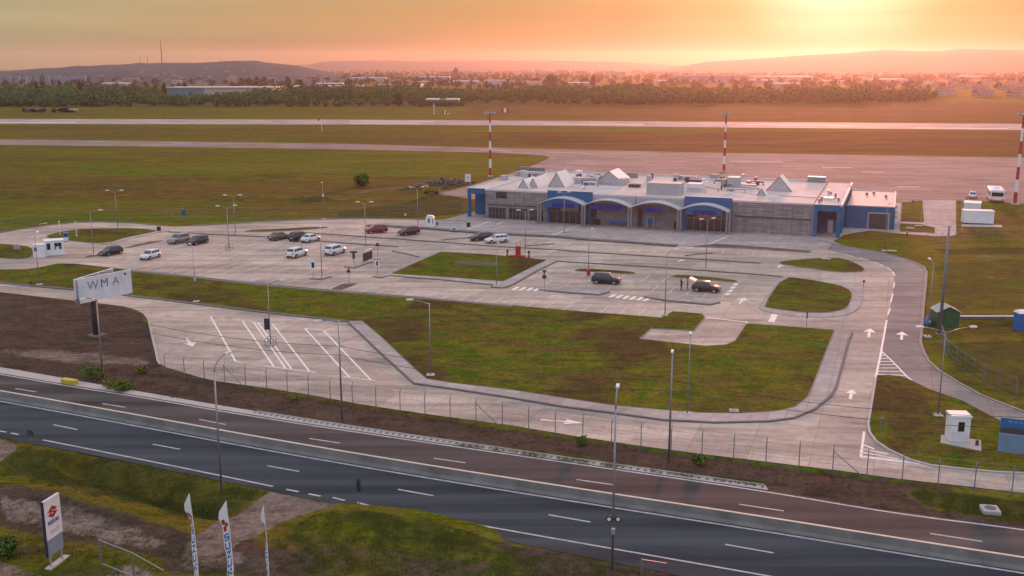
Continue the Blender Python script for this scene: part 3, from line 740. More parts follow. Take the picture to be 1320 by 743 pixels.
hp.ribbon(smooth_open(GL([(55.6,568),(160,588.6),(330,623.4),(352,628)]),1), .18, .052)
hp.ribbon(ext(smooth_open(GL([(524.6,661),(660,685.6),(825,714.5),(990,743.6),(1153,772)]),1), .1, 60), .18, .052)
for a, b in (((0,556.3),(8,558)),((14,559),(24.5,561.2)),((-30,550),(-12,554)),((369,631.8),(385,634.8)),((397.7,637.5),(413.4,640.6)),((429,642.3),(444.5,646.2)),((461,648.8),(479.5,653.7)),((494,656),(510,659))):
    hp.ribbon([G(*a), G(*b)], .2, .052)
for a, b in (((68.7,548.4),(99.7,554.6)),((197,573.6),(232,580)),((344.7,601.4),(385.6,608.6)),((513,631.8),(559,640)),((707,664.5),(761,674)),((934.7,702.8),(997,713.8)),((1200,748),(1270,760))):
    hp.ribbon([G(*a), G(*b)], .17, .052)
for a, b in (((-90,484),(-70,487)),((19.6,501.6),(46.8,506)),((132,521),(162,526)),((256.7,541.5),(291,548)),((398.7,566),(438,572)),((559,591.6),(600,597.5)),((743,619),(791,626)),((953,651),(1010,659.6)),((1199,688.7),(1266,699))):
    hp2.ribbon([G(*a), G(*b)], .17, .048)
hp.build('lane_markings', M['paint_road'], bpy.data.objects['highway_near_lanes'])
hp2.build('edge_line', M['paint_road'], bpy.data.objects['highway_far_lanes'])
# median barrier: new-jersey profile swept along the road
def sweep(pts, prof, name, m, parent=None):
    b = MB(); vs = []; n = len(prof)
    for i, p in enumerate(pts):
        a = pts[max(i-1,0)]; c = pts[min(i+1,len(pts)-1)]; l = math.hypot(c[0]-a[0], c[1]-a[1])
        nx, ny = -(c[1]-a[1])/l, (c[0]-a[0])/l
        for o, z in prof: vs.append((p[0]+nx*o, p[1]+ny*o, z))
    fs = [(i*n+k, (i+1)*n+k, (i+1)*n+k+1, i*n+k+1) for i in range(len(pts)-1) for k in range(n-1)]
    b.add(vs, fs); return b.build(name, m, parent)
bar = sweep(bw, [(0,.03),(.02,.10),(.17,.30),(.24,.80),(.26,.84)], 'median_barrier', M['barrier'])
tag(bar, 'long grey concrete barrier dividing the two highway carriageways', 'barrier')
sweep(bw, [(.26,.84),(.28,.86),(.46,.86),(.48,.84)], 'barrier_cap', M['sunlit_cap'], bar)
sweep(bw, [(.48,.84),(.50,.80),(.57,.30),(.72,.10),(.74,.03)], 'rear_face', M['barrier'], bar)
# gravel shoulder and slotted drain on the far side
sh = smooth_open(GL([(-500,410),(-200,445),(0,473.5),(60,484),(147,499.5),(330,531),(500,557.5),(660,580.5),(825,604),(987,626.5)]),2)
tag(MB().sheet(sh+smooth_open(GL([(-500,417),(-200,453),(0,481),(98,498.3),(183,511),(330,536.4),(500,561.8),(660,584.8),(825,608.3),(990,632.3)]),2)[::-1], .03).build('shoulder', M['pad']), 'pale concrete shoulder along the far lanes', 'shoulder', kind='structure')
dr = smooth_open(GL([(330,531.5),(500,558.2),(660,581.2),(825,605),(985,627)]),1)
d = MB(); 
d.ribbon(shift(dr,.15), .10, .10, .0); 
dc = d.build('drain_channel', M['pad']); tag(dc, 'concrete drain channel with dark cross slots beside the highway', 'drain')
sl = MB()
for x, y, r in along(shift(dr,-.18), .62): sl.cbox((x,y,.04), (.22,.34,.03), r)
so_ = sl.build('drain_slots', M['dark_concrete'], dc); so_['kind'] = 'stuff'

# ------------------------------------------------------------------ street lamps
def lamp(px, py, ty, arms, label, group, h=None, r=.068, pad=True, armlen=1.5, head='lamp_white', pole='steel', extra=None, rise=.35, curved=False):
    x, y = G(px, py); hh = h or height_at(px, py, ty)
    e = empty('street_lamp', (x, y, 0.0 if not pad else .0), 0, label, 'street lamp', group)
    MB().tube([(0,0,.05),(0,0,hh*.5),(0,0,hh)], [r, r*.8, r*.6], 8).build('pole', M[pole], e, True)
    if pad:
        MB().bbox((0,0,.02), (.85,.85,.20), .06).build('footing', M['pad'], e)
    MB().cbox((r+.01,0,1.0), (.03,.12,.4)).build('hatch_cover', M['steel_dark'], e)
    for az, al in arms:
        c, s = math.cos(az), math.sin(az)
        if curved:
            pts = [(0,0,hh-.05)]+[(c*al*(1-math.cos(t)), s*al*(1-math.cos(t)), hh-.05+1.1*math.sin(t)) for t in (.4,.8,1.2,1.5)]
            tip = pts[-1]
        else:
            pts = [(0,0,hh-.12),(c*al*.5,s*al*.5,hh+rise*.55),(c*al,s*al,hh+rise)]; tip = pts[-1]
        MB().tube(pts, [r*.55]*(len(pts)-1)+[r*.45], 6).build('arm', M[pole], e, True)
        hd = MB(); L, W = .66, .25
        vs = []
        for u, w_, z0, z1 in ((-.1,.10,-.05,.05),(.15,W/2,-.08,.09),(.6,W/2*.95,-.08,.07),(L,.07,-.04,.02)):
            for v, z in ((-w_,z0),(w_,z0),(w_*.8,z1),(-w_*.8,z1)): vs.append((tip[0]+c*u-s*v, tip[1]+s*u+c*v, tip[2]+z))
        fs = [(3,2,1,0),(12,13,14,15)]
        for i in range(3):
            for k in range(4): fs.append((i*4+k, i*4+(k+1)%4, (i+1)*4+(k+1)%4, (i+1)*4+k))
        hd.add(vs, fs); h_o = hd.build('lamp_head', M[head], e)
        gl = MB().cbox((tip[0]+c*.38, tip[1]+s*.38, tip[2]-.085), (.42,.2,.02), az).build('lens', M['lens'], h_o)
    if extra: extra(e, hh)
    return e
D = math.radians
UA = -AZ
GH, GP = 'lamps along the highway', 'lamps of the airport car park'
def two_discs(e, hh):
    for u in (-.28, .30):
        rs = MB().disc_x((u,-.10,3.6), .24, .03, 18, 'y').build('round_sign', M['dark'], e)
        MB().disc_x((u,-.125,3.6), .12, .01, 14, 'y').build('sign_face', M['white'], rs)
    MB().bbox((0,-.14,2.6), (.24,.2,.4), .03).build('switch_box', M['plate'], e)
lamp(286,637,480, [(D(65),1.5)], 'tall grey highway lamp rooted in the near grass bank', GH, r=.092, pad=False, curved=True, armlen=1.5)
lamp(789,735,527, [(D(80),1.2)], 'tall grey highway lamp carrying two round signs', GH, r=.092, pad=False, curved=True, extra=two_discs)
lamp(133,488,385, [(D(-110),1.6)], 'grey highway lamp passing in front of the white billboard', GH, r=.10, pad=False)
lamp(441,542,413, [(D(-160),1.6)], 'grey highway lamp in front of the painted bus bays', GH, r=.10, pad=False, rise=.1)
lamp(862,597,452, [(D(-100),1.2)], 'grey highway lamp beside the drain channel, before the big lawn', GH, r=.10, pad=False)
lamp(555,485,391, [(D(170),1.8)], 'thin lamp standing alone on the left half of the front lawn', GP, rise=.3)
def guard(e, hh):
    g = MB()
    for k in range(4):
        a = k*math.pi/2+.7; b = a+math.pi/2
        p, q = (.7*math.cos(a), .7*math.sin(a)), (.7*math.cos(b), .7*math.sin(b))
        g.tube([(p[0],p[1],0),(p[0],p[1],1.0)], .035, 6)
        for z in (.5, 1.0): g.tube([(p[0],p[1],z),(q[0],q[1],z)], .03, 6)
    g.build('guard_rail', M['steel_dark'], e)
def guard_sign(e, hh):
    guard(e, hh)
    MB().bbox((-.30,-.16,2.0), (.62,.08,1.35), .03).build('notice_board', M['navy'], e)
lamp(349,446,366, [(D(175),1.5),(D(20),1.5)], 'double lamp with a guard rail and dark board in the bus bays', GP, extra=guard_sign)
lamp(253,390,320, [(D(120),1.2)], 'lamp on the lawn strip right of the billboard', GP, extra=lambda e, h: MB().bbox((0,0,3.0), (.24,.24,.5), .04).build('collar', M['plate'], e))
lamp(51,368,304, [(D(100),1.2)], 'lamp at the lawn edge left of the billboard', GP)
lamp(121,329.5,274, [(D(20),1.4)], 'lamp beside the thin earth island by the gate', GP)
lamp(152,295,248, [(D(175),1.3),(D(10),1.0)], 'double lamp in the upper left lawn island', GP)
lamp(295.4,322.6,268, [(D(180),1.3),(D(30),1.2)], 'double lamp with a guard rail amid empty bays', GP, extra=guard)
lamp(303.6,302,254, [(D(180),1.3),(D(20),1.0)], 'double lamp at the upper kerb behind the empty bays', GP)
lamp(417.5,283,237, [(D(-90),.5)], 'single lamp at the airside fence above the grass sliver', GP, extra=lambda e, h: MB().bbox((0,0,4.9), (.3,.3,.4), .05).build('camera_box', M['white'], e))
lamp(471.5,315,263, [(D(175),1.0),(D(15),1.0)], 'double lamp left of the red people carrier', GP)
lamp(538.8,292.5,243.5, [(D(178),1.0),(D(25),.8)], 'double lamp beside the white ticket shelter', GP)
lamp(415,359.5,297, [(D(100),1.0)], 'lamp on the small curved kerb near the white cars', GP)
lamp(640,369,318, [(D(80),1.0)], 'lamp at the lower tip of the central lawn', GP)
lamp(677,326,273.5, [(D(185),.9),(D(20),.9)], 'double lamp right behind the red display', GP)
lamp(727,304,250, [(D(185),.7),(D(20),.7)], 'double lamp in front of the leftmost arch', GP)
lamp(758.5,357,299, [(D(60),.8)], 'lamp with a red guard beside the navy people carrier', GP, extra=lambda e, h: MB().bbox((0,-.02,.2), (.55,.55,1.0), .05).build('guard_box', M['red'], e))
lamp(857,407.5,328, [(D(15),1.0)], 'lamp rising from the corner bump of the front lawn', GP, rise=.6)
lamp(909.7,348,285, [(D(200),.9),(D(30),.9)], 'double lamp behind the black hatchback', GP)
lamp(1140,324,264, [(D(-90),.7)], 'lamp in the grass in front of the blue annex', GP)
lamp(1195,435,340, [(D(90),1.0)], 'thin lamp left of the green shed', GP)
lamp(1209,537,428, [(D(172),2.0),(D(8),2.4)], 'double lamp on the triangular lawn left of the kiosk', GP, rise=.4)
lamp(886,535,431, [(D(-100),.7)], 'lamp at the front edge of the lawn right of centre', GP)

# red and white apron masts
for px, by, ty, lb in ((632,228,147,'red and white banded floodlight mast behind the left end of the terminal'),(933,222,149,'red and white floodlight mast behind the middle of the terminal'),(1308,264,149,'red and white floodlight mast at the right edge by the bus')):
    x, y = G(px, by); hh = height_at(px, by, ty)
    e = empty('floodlight_mast', (x,y), 0, lb, 'mast', 'banded apron masts')
    n = 7
    for k in range(n):
        z0, z1 = hh*k/n, hh*(k+1)/n
        r0, r1 = .42-.2*k/n, .42-.2*(k+1)/n
        MB().tube([(0,0,z0),(0,0,z1)], [r0,r1], 12).build('band', M['mast_red'] if k % 2 == 0 else M['white'], e, False)
    MB().bbox((0,0,0), (1.5,1.5,.35), .1).build('footing', M['pad'], e)
    MB().cbox((0,0,hh+.1), (3.2,.25,.2)).cbox((0,0,hh+.8), (2.4,.2,.15)).tube([(0,0,hh),(0,0,hh+1.0)], .12, 8).build('crossbar', M['steel'], e)
    for k in range(4):
        MB().bbox((-1.4+k*.93,-.25,hh+.05), (.6,.35,.5), .06).build('floodlight', M['plate'], e)
x, y = G(1211, 431)
e = empty('steel_pole', (x,y), 0, 'thick tall grey pole rising beside the green shed', 'pole')
MB().tube([(0,0,0),(0,0,7),(0,0,height_at(1211,431,291))], [.21,.17,.13], 12).build('shaft', M['steel_dark'], e, True)
MB().bbox((0,0,0), (.9,.9,.15), .05).build('base_plate', M['steel_dark'], e)

# overhead cables between the highway lamps
P = [G(133,488), G(441,542), G(862,597)]
d0 = (P[2][0]-P[1][0], P[2][1]-P[1][1])
P = [(P[0][0]-24, P[0][1]+9.5)]+P+[(P[2][0]+26, P[2][1]-9.0)]
for z, lb in ((7.1,'upper black cable strung between the highway lamps'),(6.25,'lower black cable strung between the highway lamps')):
    c = MB()
    for a, b in zip(P[:-1], P[1:]):
        c.tube([(a[0]+(b[0]-a[0])*t, a[1]+(b[1]-a[1])*t, z-.7*4*t*(1-t)) for t in np.linspace(0,1,13)], .022, 5, False)
    tag(c.build('cable', M['black']), lb, 'cable')

# ------------------------------------------------------------------ fences
def fence(px, step, h, label, brace=(), wires=4, top=True, mesh_m='steel_dark', r=.04, name='wire_fence', lean=-1):
    w = GL(px); pts = along(w, step)[:100]
    e = empty(name, (pts[0][0], pts[0][1]), 0, label, 'fence')
    ox, oy = pts[0][0], pts[0][1]
    for i, (x, y, a) in enumerate(pts):
        nx, ny = -math.sin(a)*lean, math.cos(a)*lean
        p = MB().tube([(x-ox,y-oy,-.3),(x-ox,y-oy,h),(x-ox+nx*.22,y-oy+ny*.22,h+.28)] if top else [(x-ox,y-oy,-.3),(x-ox,y-oy,h)], r, 6)
        p.build('post', M[mesh_m], e)
        if i in brace:
            MB().tube([(x-ox,y-oy,h*.92),(x-ox+math.cos(a)*step*.85,y-oy+math.sin(a)*step*.85,.05)], r*.9, 6).build('brace', M[mesh_m], e)
    wr = MB()
    for k in range(wires):
        z = .15+(h-.2)*k/(wires-1)
        wr.tube([(x-ox,y-oy,z) for x, y, a in pts], .010, 4, False)
    if top: wr.tube([(x-ox-math.sin(a)*lean*.22,y-oy+math.cos(a)*lean*.22,h+.26) for x, y, a in pts], .010, 4, False)
    # diagonal mesh strands
    for (x0,y0,a0),(x1,y1,a1) in zip(pts[:-1], pts[1:]):
        L = math.hypot(x1-x0, y1-y0); n = max(2, int(L/.55))
        for k in range(n):
            t0, t1 = k/n, min(1.0, (k+1)/n)
            wr.tube([(x0+(x1-x0)*t0-ox, y0+(y1-y0)*t0-oy, .15),(x0+(x1-x0)*t1-ox, y0+(y1-y0)*t1-oy, h-.05)], .004, 3, False)
    wr.build('wire_mesh', M[mesh_m], e)
    return e
fence([(213,483),(262,490.5),(340,502),(460,523),(526,532.5),(660,551.5),(740,565.5),(820,577),(902,588.5),(990,599.5),(1088,611.5),(1145,619.5),(1186,624.5),(1251,631.5),(1320,640),(1400,652)], 2.62, 2.0, 'wire fence with slanted post tops along the front access road', brace=(3,14,26), lean=1)
fence([(-40,306),(0,299.5),(30,293.5),(60,288),(100,285.8),(135,285.4),(180,285.2),(250,284.2),(330,282.6),(420,281.5),(500,280.2),(560,277),(598,272)], 3.6, 2.3, 'airside wire fence along the upper left road', brace=(12,40), mesh_m='steel')
fence([(1192,318),(1230,314.5),(1280,311),(1340,307)], 4.0, 2.0, 'wire fence across the grass behind the tall grey pole', mesh_m='steel')
fence([(1214,444),(1217,456),(1222,465),(1241,478),(1256,489.5),(1272,498.5),(1295,508.5),(1330,523)], 2.3, 2.0, 'wire fence curving along the right access road', mesh_m='steel', r=.055)

# ------------------------------------------------------------------ terminal
def UF(px, v=0.0):
    d = ray(px, 282+.0525*(px-626)); q = (TO[0]*SA+TO[1]*CA+v)/(d[0]*SA+d[1]*CA)
    dx, dy = d[0]*q-TO[0], d[1]*q-TO[1]
    return dx*CA-dy*SA
def TL(px, py, z=0.0):
    g = G(px, py, z); dx, dy = g[0]-TO[0], g[1]-TO[1]
    return dx*CA-dy*SA, dx*SA+dy*CA
T = empty('terminal', (TO[0],TO[1],0.0), -AZ, 'low airport terminal with blue ends, stone front and four arched canopies', 'terminal')
HB = 6.3
U1 = UF(1047)
# stone front with its core
MB().box(0,U1,0.0,40,0,HB-.28).build('wall', M['stone'], T)
rf = MB(); rf.box(.3,U1-.3,.3,40.3,HB-.28,HB-.12); rf.build('roof', M['roof'], T)
pp = MB()
pp.box(-.05,U1+.05,-.06,.30,HB-.275,HB+.08); pp.box(-.3,.3,.302,41,HB-.275,HB+.06); pp.box(.302,U1-.302,40.35,40.7,HB-.275,HB+.25)
pp.box(-4.5,0.0-.302,38.0,38.3,HB-.6,HB); 
pp.build('parapet', M['parapet'], T)
# blue left wing
lw = MB()
lw.box(-4.6,-.02,1.0,1.4,HB-1.25,HB-.02)          # fascia
lw.box(-4.6,-4.0,1.02,1.6,0,HB-1.25)                # corner column
lw.box(-4.55,-.04,5.2,39.5,0,HB-.30)                 # rear block
lw.box(-4.58,-.06,1.4,5.2,HB-.55,HB-.30)            # soffit
lw.build('left_wing', M['blue_wall'], T)
MB().box(-4.5,-.1,1.3,40.2,HB-.298,HB-.18).build('wing_roof', M['roof'], T)
wp = MB(); wp.box(-4.75,-4.45,.9,40.2,HB-.30,HB+.02); wp.box(-4.44,-.1,.92,1.28,HB-.02,HB+.05); wp.build('wing_parapet', M['parapet'], T)
MB().box(-1.9,-.5,5.13,5.19,1.2,2.6).build('wing_window', M['plate'], T)
MB().box(-9.5,-2,24,36,0,4.2).build('rear_block', M['blue_wall'], T)
MB().box(-9.7,-2,23.8,36.2,4.2,4.4).build('rear_block_roof', M['roof_grey'], T)
# right porch and annex
U2 = 72.6
rp = MB()
rp.box(U1+.06,U2,-.2,.25,HB-1.3,HB-.1)
rp.box(U1+.06,U1+.75,-.22,.5,0,HB-1.3); rp.box(U2-.9,U2-.1,-.22,.5,0,HB-1.3)
rp.box(U1+.1,U2-.05,5.5,40,0,HB-.35)
rp.box(U1+.1,U2-.05,.25,5.5,HB-.6,HB-.35)
rp.box(U2-.35,U2-.02,.5,5.5,3.0,HB-.6)
rp.build('right_porch', M['blue_wall'], T)
MB().box(U1+.06,U2-.05,.26,40.2,HB-.348,HB-.15).build('porch_roof', M['roof'], T)
wp = MB(); wp.box(U2-.3,U2+.1,-.25,40.6,HB-.348,HB+.12); wp.box(U1+.06,U2-.31,-.26,.24,HB-.098,HB+.04); wp.build('porch_parapet', M['parapet'], T)
MB().box(U1+2.4,U1+3.4,5.38,5.48,.1,2.6).build('porch_door', M['plate'], T)
A0, A1, AV0, AV1, AH = U2+.15, 81.9, 14.2, 41.5, 4.6
an = MB(); an.box(A0,A1,AV0,AV1,0,AH-.15); an.build('annex', M['blue_wall'], T)
MB().box(A0+.1,A1-.1,AV0+.1,AV1-.1,AH-.148,AH-.08).build('annex_roof', M['roof_grey'], T)
ap_ = MB(); ap_.box(A0-.04,A1+.04,AV0-.05,AV0+.22,AH-.146,AH+.05); ap_.box(A1-.22,A1+.06,AV0+.221,AV1,AH-.146,AH+.06); ap_.box(A0-.04,A1-.23,AV1-.2,AV1+.05,AH-.146,AH+.05); ap_.build('annex_parapet', M['parapet'], T)
g0, g1 = UF(1118,14.2), UF(1143,14.2)
gf = MB(); gf.box(g0-.22,g0,AV0-.08,AV0+.02,0,3.1); gf.box(g1,g1+.22,AV0-.08,AV0+.02,0,3.1); gf.box(g0-.22,g1+.22,AV0-.085,AV0+.02,3.1,3.35); gf.build('garage_frame', M['plate'], T)
gd = MB(); gd.box(g0,g1,AV0-.04,AV0+.02,0,3.1)
for k in range(6): gd.box(g0+.03,g1-.03,AV0-.06,AV0-.041,.1+k*.5,.1+k*.5+.42)
gd.build('garage_door', M['dark'], T)
for k in range(5): MB().bbox((A1+.35, 17+k*4.2, .9+(k%2)*1.4), (.5,.9,.8), .05).build('air_conditioner', M['white'], T)
for (u, v) in ((3.2,20),(4.6,22),(7.2,16.5)): MB().bbox((A0+u, AV0+v, AH-.1), (.55,.45,.5), .05).build('roof_vent', M['steel_dark'], T)
# front glazing, dark window, mid band
gz = MB()
for a, b in ((UF(630),UF(652)),(UF(656),UF(680)),(UF(683),UF(700))):
    gz.box(a,b,-.06,-.005,.25,2.5)
gz.build('window', M['glass'], T)
fr = MB()
for a, b in ((UF(630),UF(652)),(UF(656),UF(680)),(UF(683),UF(700))):
    for k in range(6):
        u = a+(b-a)*k/5; fr.box(u-.04,u+.04,-.09,-.061,.25,2.5)
    fr.box(a,b,-.095,-.062,2.5,2.6); fr.box(a,b,-.095,-.062,1.3,1.36)
fr.build('window_frame', M['steel_dark'], T)
MB().box(UF(639.5),UF(653),-.07,-.005,HB-1.75,HB-.45).build('upper_window', M['glass'], T)
bd = MB(); bd.box(UF(629),UF(700),-.16,-.004,3.05,3.2); bd.box(UF(946),UF(1044),-.16,-.004,3.15,3.35); bd.build('dark_band', M['dark'], T)
pn = MB()
for k in range(9):
    u = UF(948)+k*(UF(1044)-UF(948))/8; pn.box(u-.05,u+.05,-.05,-.003,0,HB-.3)
for k in range(7):
    u = UF(628)+k*(UF(700)-UF(628))/6; pn.box(u-.05,u+.05,-.05,-.003,2.62,HB-.3)
pn.build('wall_joint', M['steel_dark'], T)
MB().box(U1-.25,U1+.05,-.12,-.06,0,HB-.3).build('corner_pipe', M['steel'], T)
# arched canopies on columns
cols = [UF(702), UF(758), UF(817), UF(879.5), UF(941.5)]
PROJ = 3.6
for i in range(4):
    a, b = cols[i], cols[i+1]; n = 14; vs = []
    z0, rise, th = 4.25, 1.25, .20
    for k in range(n+1):
        t = k/n; u = a+.05+(b-a-.1)*t; z = z0+rise*4*t*(1-t)
        for v in (-PROJ, .0 if i in (1,2) else -.45):
            vs += [(u, v, z), (u, v, z+th)]
    fs = []
    for k in range(n):
        o_, p_ = k*4, (k+1)*4
        fs += [(o_+1,p_+1,p_+3,o_+3),(o_,o_+2,p_+2,p_),(o_,p_,p_+1,o_+1),(o_+2,o_+3,p_+3,p_+2)]
    fs += [(0,1,3,2),(n*4,n*4+2,n*4+3,n*4+1)]
    m = MB(); m.add(vs, fs); m.build('arched_canopy', M['canopy'], T, False, True)
    # spandrel sign under the arch
    lo = 3.55
    vs = []; w0, w1 = (.12,.88) if i in (0,3) else (.2,.8)
    for k in range(9):
        t = w0+(w1-w0)*k/8; u = a+(b-a)*t
        vs += [(u,-PROJ+.25,lo),(u,-PROJ+.25,z0+rise*4*t*(1-t)-.03)]
    m = MB(); m.add(vs, [(2*k,2*k+2,2*k+3,2*k+1) for k in range(8)])
    m.add([(x,y+.06,z) for x,y,z in vs], [(2*k+1,2*k+3,2*k+2,2*k) for k in range(8)])
    if i in (0, 3): m.build('arch_sign', M['blue_wall'], T)
    # blue lettering-like blocks of the illegible sign
    sg = MB(); s0, s1 = ((.30,.78),(.14,.82),(.30,.66),(.28,.74))[i]
    nn = int((s1-s0)*(b-a)/.42)
    for k in range(nn):
        if k % 7 == 4 and i != 2: continue
        u = a+(b-a)*s0+k*.42
        sg.box(u,u+.31,-PROJ+.10,-PROJ+.20,3.75,4.45-.06*(k%3))
    sg.box(a+(b-a)*s0-.1,a+(b-a)*s1+.1,-PROJ+.205,-PROJ+.24,3.66,4.56)
    sg.build('blue_sign', M['blue_deep'], T)
for u in cols:
    for du in (-.28, .28): 
        MB().box(u+du-.17,u+du+.17,-PROJ+.02,-PROJ+.36,.05,4.3).build('column', M['steel'], T)
    MB().box(u-.12,u+.12,-PROJ+.36,-.02,3.9,4.15).build('canopy_beam', M['steel_dark'], T)
# blue blocks above the outer arches, their dark portals and glazed entrances
for a, b in ((cols[0]+.75, cols[1]+.9), (cols[3]+.35, cols[4]+.1)):
    m = MB(); m.box(a,b,-.42,-.003,4.3,HB+.42); m.box(a,a+.6,-.42,-.003,0,4.3); m.box(b-.6,b,-.42,-.003,0,4.3); m.build('blue_portal', M['blue_wall'], T)
    MB().box(a,b,-.44,.3,HB+.42,HB+.5).build('portal_cap', M['parapet'], T)
    d_ = MB(); d_.box(a+.6,b-.6,-.30,-.003,0,4.3); d_.build('entrance_glass', M['glass'], T)
    f_ = MB()
    for k in range(7):
        u = a+.6+(b-a-1.2)*k/6; f_.box(u-.05,u+.05,-.36,-.301,0,4.3)
    f_.box(a+.6,b-.6,-.365,-.302,2.5,2.62); f_.build('entrance_frame', M['steel'], T)
    MB().box((a+b)/2-1.9,(a+b)/2+1.9,-.55,-.37,2.75,3.2).build('entrance_sign', M['yellow'], T)
for i in (1, 2):
    MB().box(cols[i]+.8,cols[i]+1.7,-.2,-.003,.05,3.9).build('dark_panel', M['dark'], T)
dkp = MB()
for i in (1, 2): dkp.box(cols[i]+.4,cols[i+1]+.2,-.12,-.004,HB-1.9,HB-.28)
dkp.build('grey_fascia', M['roof_grey'], T)
# roof skylights: ridged prisms with a pale right slope
def skylight(fa, br, bl, dv, base=0.0):
    """front apex px, right base px, left base px, depth in m"""
    u1, v1 = TL(*br, HB); u0, v0 = TL(*bl, HB)
    v = v1; uc = (u0+u1)/2; zt = HB+ (fa if isinstance(fa,(int,float)) else 2)
    m = MB(); g = MB()
    zb = HB-.1+base
    g.add([(u0,v,zb),(u1,v,zb),(uc,v,zt),(u0,v+dv,zb),(u1,v+dv,zb),(uc,v+dv,zt)], [(0,1,2),(5,4,3),(0,3,4,1),(1,4,5,2),(2,5,3,0)])
    if base: MB().box(u0,u1,v+.02,v+dv-.02,HB-.1,zb-.002).build('skylight_base', M['plate'], T)
    go = g.build('skylight', M['plate'], T)
    o = .18
    m.add([(u1+o,v-o,zb-.12),(u1+o,v+dv+o,zb-.12),(uc,v+dv+o,zt+.06),(uc,v-o,zt+.06)], [(0,1,2,3)])
    m.add([(u0-o,v-o,zb-.12),(u0-o,v+dv+o,zb-.12),(uc,v+dv+o,zt+.06),(uc,v-o,zt+.06)], [(3,2,1,0)])
    m.add([(u1+o,v-o,zb-.05),(u1+o,v+dv+o,zb-.05),(uc,v+dv+o,zt+.14),(uc,v-o,zt+.14)], [(0,1,2,3)])
    m.add([(u0-o,v-o,zb-.05),(u0-o,v+dv+o,zb-.05),(uc,v+dv+o,zt+.14),(uc,v-o,zt+.14)], [(3,2,1,0)])
    m.build('skylight_roof', M['white_sheet'], go)
skylight(1.7, (681,242.2), (668,242), 6.5)
skylight(1.9, (693,241.5), (682,241), 8.5)
skylight(3.0, (727.6,241), (705,241), 6.5)
skylight(2.8, (800,238.5), (770.6,237.5), 7.5, 1.0)
skylight(2.9, (1020.6,246.5), (986,247), 5.0)
skylight(1.3, (987,252), (976,251.8), 2.5)
# rooftop plant
def roofbox(px0, px1, py, h, dv, name, m, slats=False):
    u0, v = TL(px0, py, HB); u1, _ = TL(px1, py, HB)
    b = MB().box(u0,u1,v,v+dv,HB-.12,HB-.12+h)
    if slats:
        k = u0+.3
        while k < u1-.2: b.box(k,k+.12,v-.07,v-.002,HB+.1,HB-.2+h); k += .55
    return b.build(name, M[m], T)
roofbox(833,880,250,2.4,4,'plant_screen','plate',True)
roofbox(790,806,238.5,1.5,3,'plant_box','plate')
roofbox(929,936,240,1.6,2,'air_handler','roof_grey'); roofbox(937,953,241,2.2,3,'air_handler','plate'); roofbox(885,905,246.5,1.7,3,'air_handler','white'); roofbox(888,903,240,1.5,2,'air_handler','dark')
roofbox(740,752,236,1.3,2.5,'air_handler','plate'); roofbox(757,766,238,1.6,1.8,'air_handler','roof_grey'); roofbox(741,748,228,1.5,2.5,'air_handler','white')
roofbox(668,705,221.5,1.3,1.0,'plant_screen','steel_dark'); roofbox(667,703,226,1.0,1.5,'plant_box','plate'); roofbox(801,823,228.5,1.2,.8,'plant_screen','steel')
roofbox(868,900,231,.9,1,'plant_box','plate'); roofbox(1041,1064,234.5,1.3,1.2,'plant_screen','steel'); roofbox(1062,1074,256.5,.35,2,'roof_hatch','white')
roofbox(915,926,231,1.2,1.5,'plant_box','roof_grey'); roofbox(645,653,231.5,1.0,1.5,'plant_box','plate')
roofbox(810,825,241,.7,1.6,'duct','dark'); roofbox(955,975,241.5,.8,.9,'duct','plate'); roofbox(760,776,232.5,.9,.7,'duct','dark'); roofbox(765,772,236,1.8,.5,'duct','white')
rr = random.Random(5)
for k in range(34):
    zone = rr.choice(((738,772,227,240),(826,905,229,247),(905,975,229,248),(860,935,231,244),(660,700,224,232)))
    px = rr.uniform(zone[0],zone[1]); py = rr.uniform(zone[2],zone[3]); wpx = rr.uniform(2.5,8)
    roofbox(px, px+wpx, py, rr.uniform(.5,1.5), rr.uniform(.6,2.0), rr.choice(('air_handler','duct','plant_box')), rr.choice(('plate','roof_grey','steel_dark','white','dark','plate')))
for k in range(16):
    px = rr.choice((rr.uniform(738,775),rr.uniform(830,975))); py = rr.uniform(229,247); a = TL(px,py,HB); L_ = rr.uniform(2,5); z = HB+rr.uniform(.3,.9); d_ = rr.random() < .6
    b = (a[0]+(L_ if d_ else 0), a[1]+(0 if d_ else L_)); MB().tube([(a[0],a[1],HB-.15),(a[0],a[1],z),(b[0],b[1],z),(b[0],b[1],HB-.15)], .16, 6).build('roof_pipe', M[rr.choice(('plate','white','rust'))], T)
for (px, py, ty, m) in ((682.7,229.5,224,'black'),(840.6,230,223,'black'),(1068,251,245,'plate'),(1077,254,249,'steel_dark'),(1081,259,255,'steel_dark'),(1059,259,254,'steel_dark'),(1056,261,256.5,'steel_dark'),(1096,241,239,'steel_dark'),(1071,250,247,'steel_dark')):
    u, v = TL(px, py, HB); d_ = ray(px, ty)
    MB().tube([(u,v,HB-.15),(u,v,HB+(py-ty)*.16)], .28 if m == 'black' else .18, 8).build('chimney', M[m], T)
for (p, q, z) in (((906,243),(926,247),.5),((938,247),(960,248),.6),((745,234),(770,240),.5),((952,236),(968,239),.7),((956,243),(978,246.5),.45),((880,232),(900,230),.5),((757,231.5),(775,233),.9)):
    pi = MB(); a = TL(*p, HB); b = TL(*q, HB); pi.tube([(a[0],a[1],HB+z),(b[0],b[1],HB+z)], .22, 8)
    for s_ in (a, b): pi.tube([(s_[0],s_[1],HB-.15),(s_[0],s_[1],HB+z)], .12, 6)
    pi.build('roof_pipe', M['plate'], T)
sm_ = MB(); a = TL(1005,252,HB); b = TL(1080,256,HB); sm_.tube([(a[0],a[1],HB-.06),(b[0],b[1],HB-.06)], .05, 5); sm_.build('roof_seam', M['steel_dark'], T)

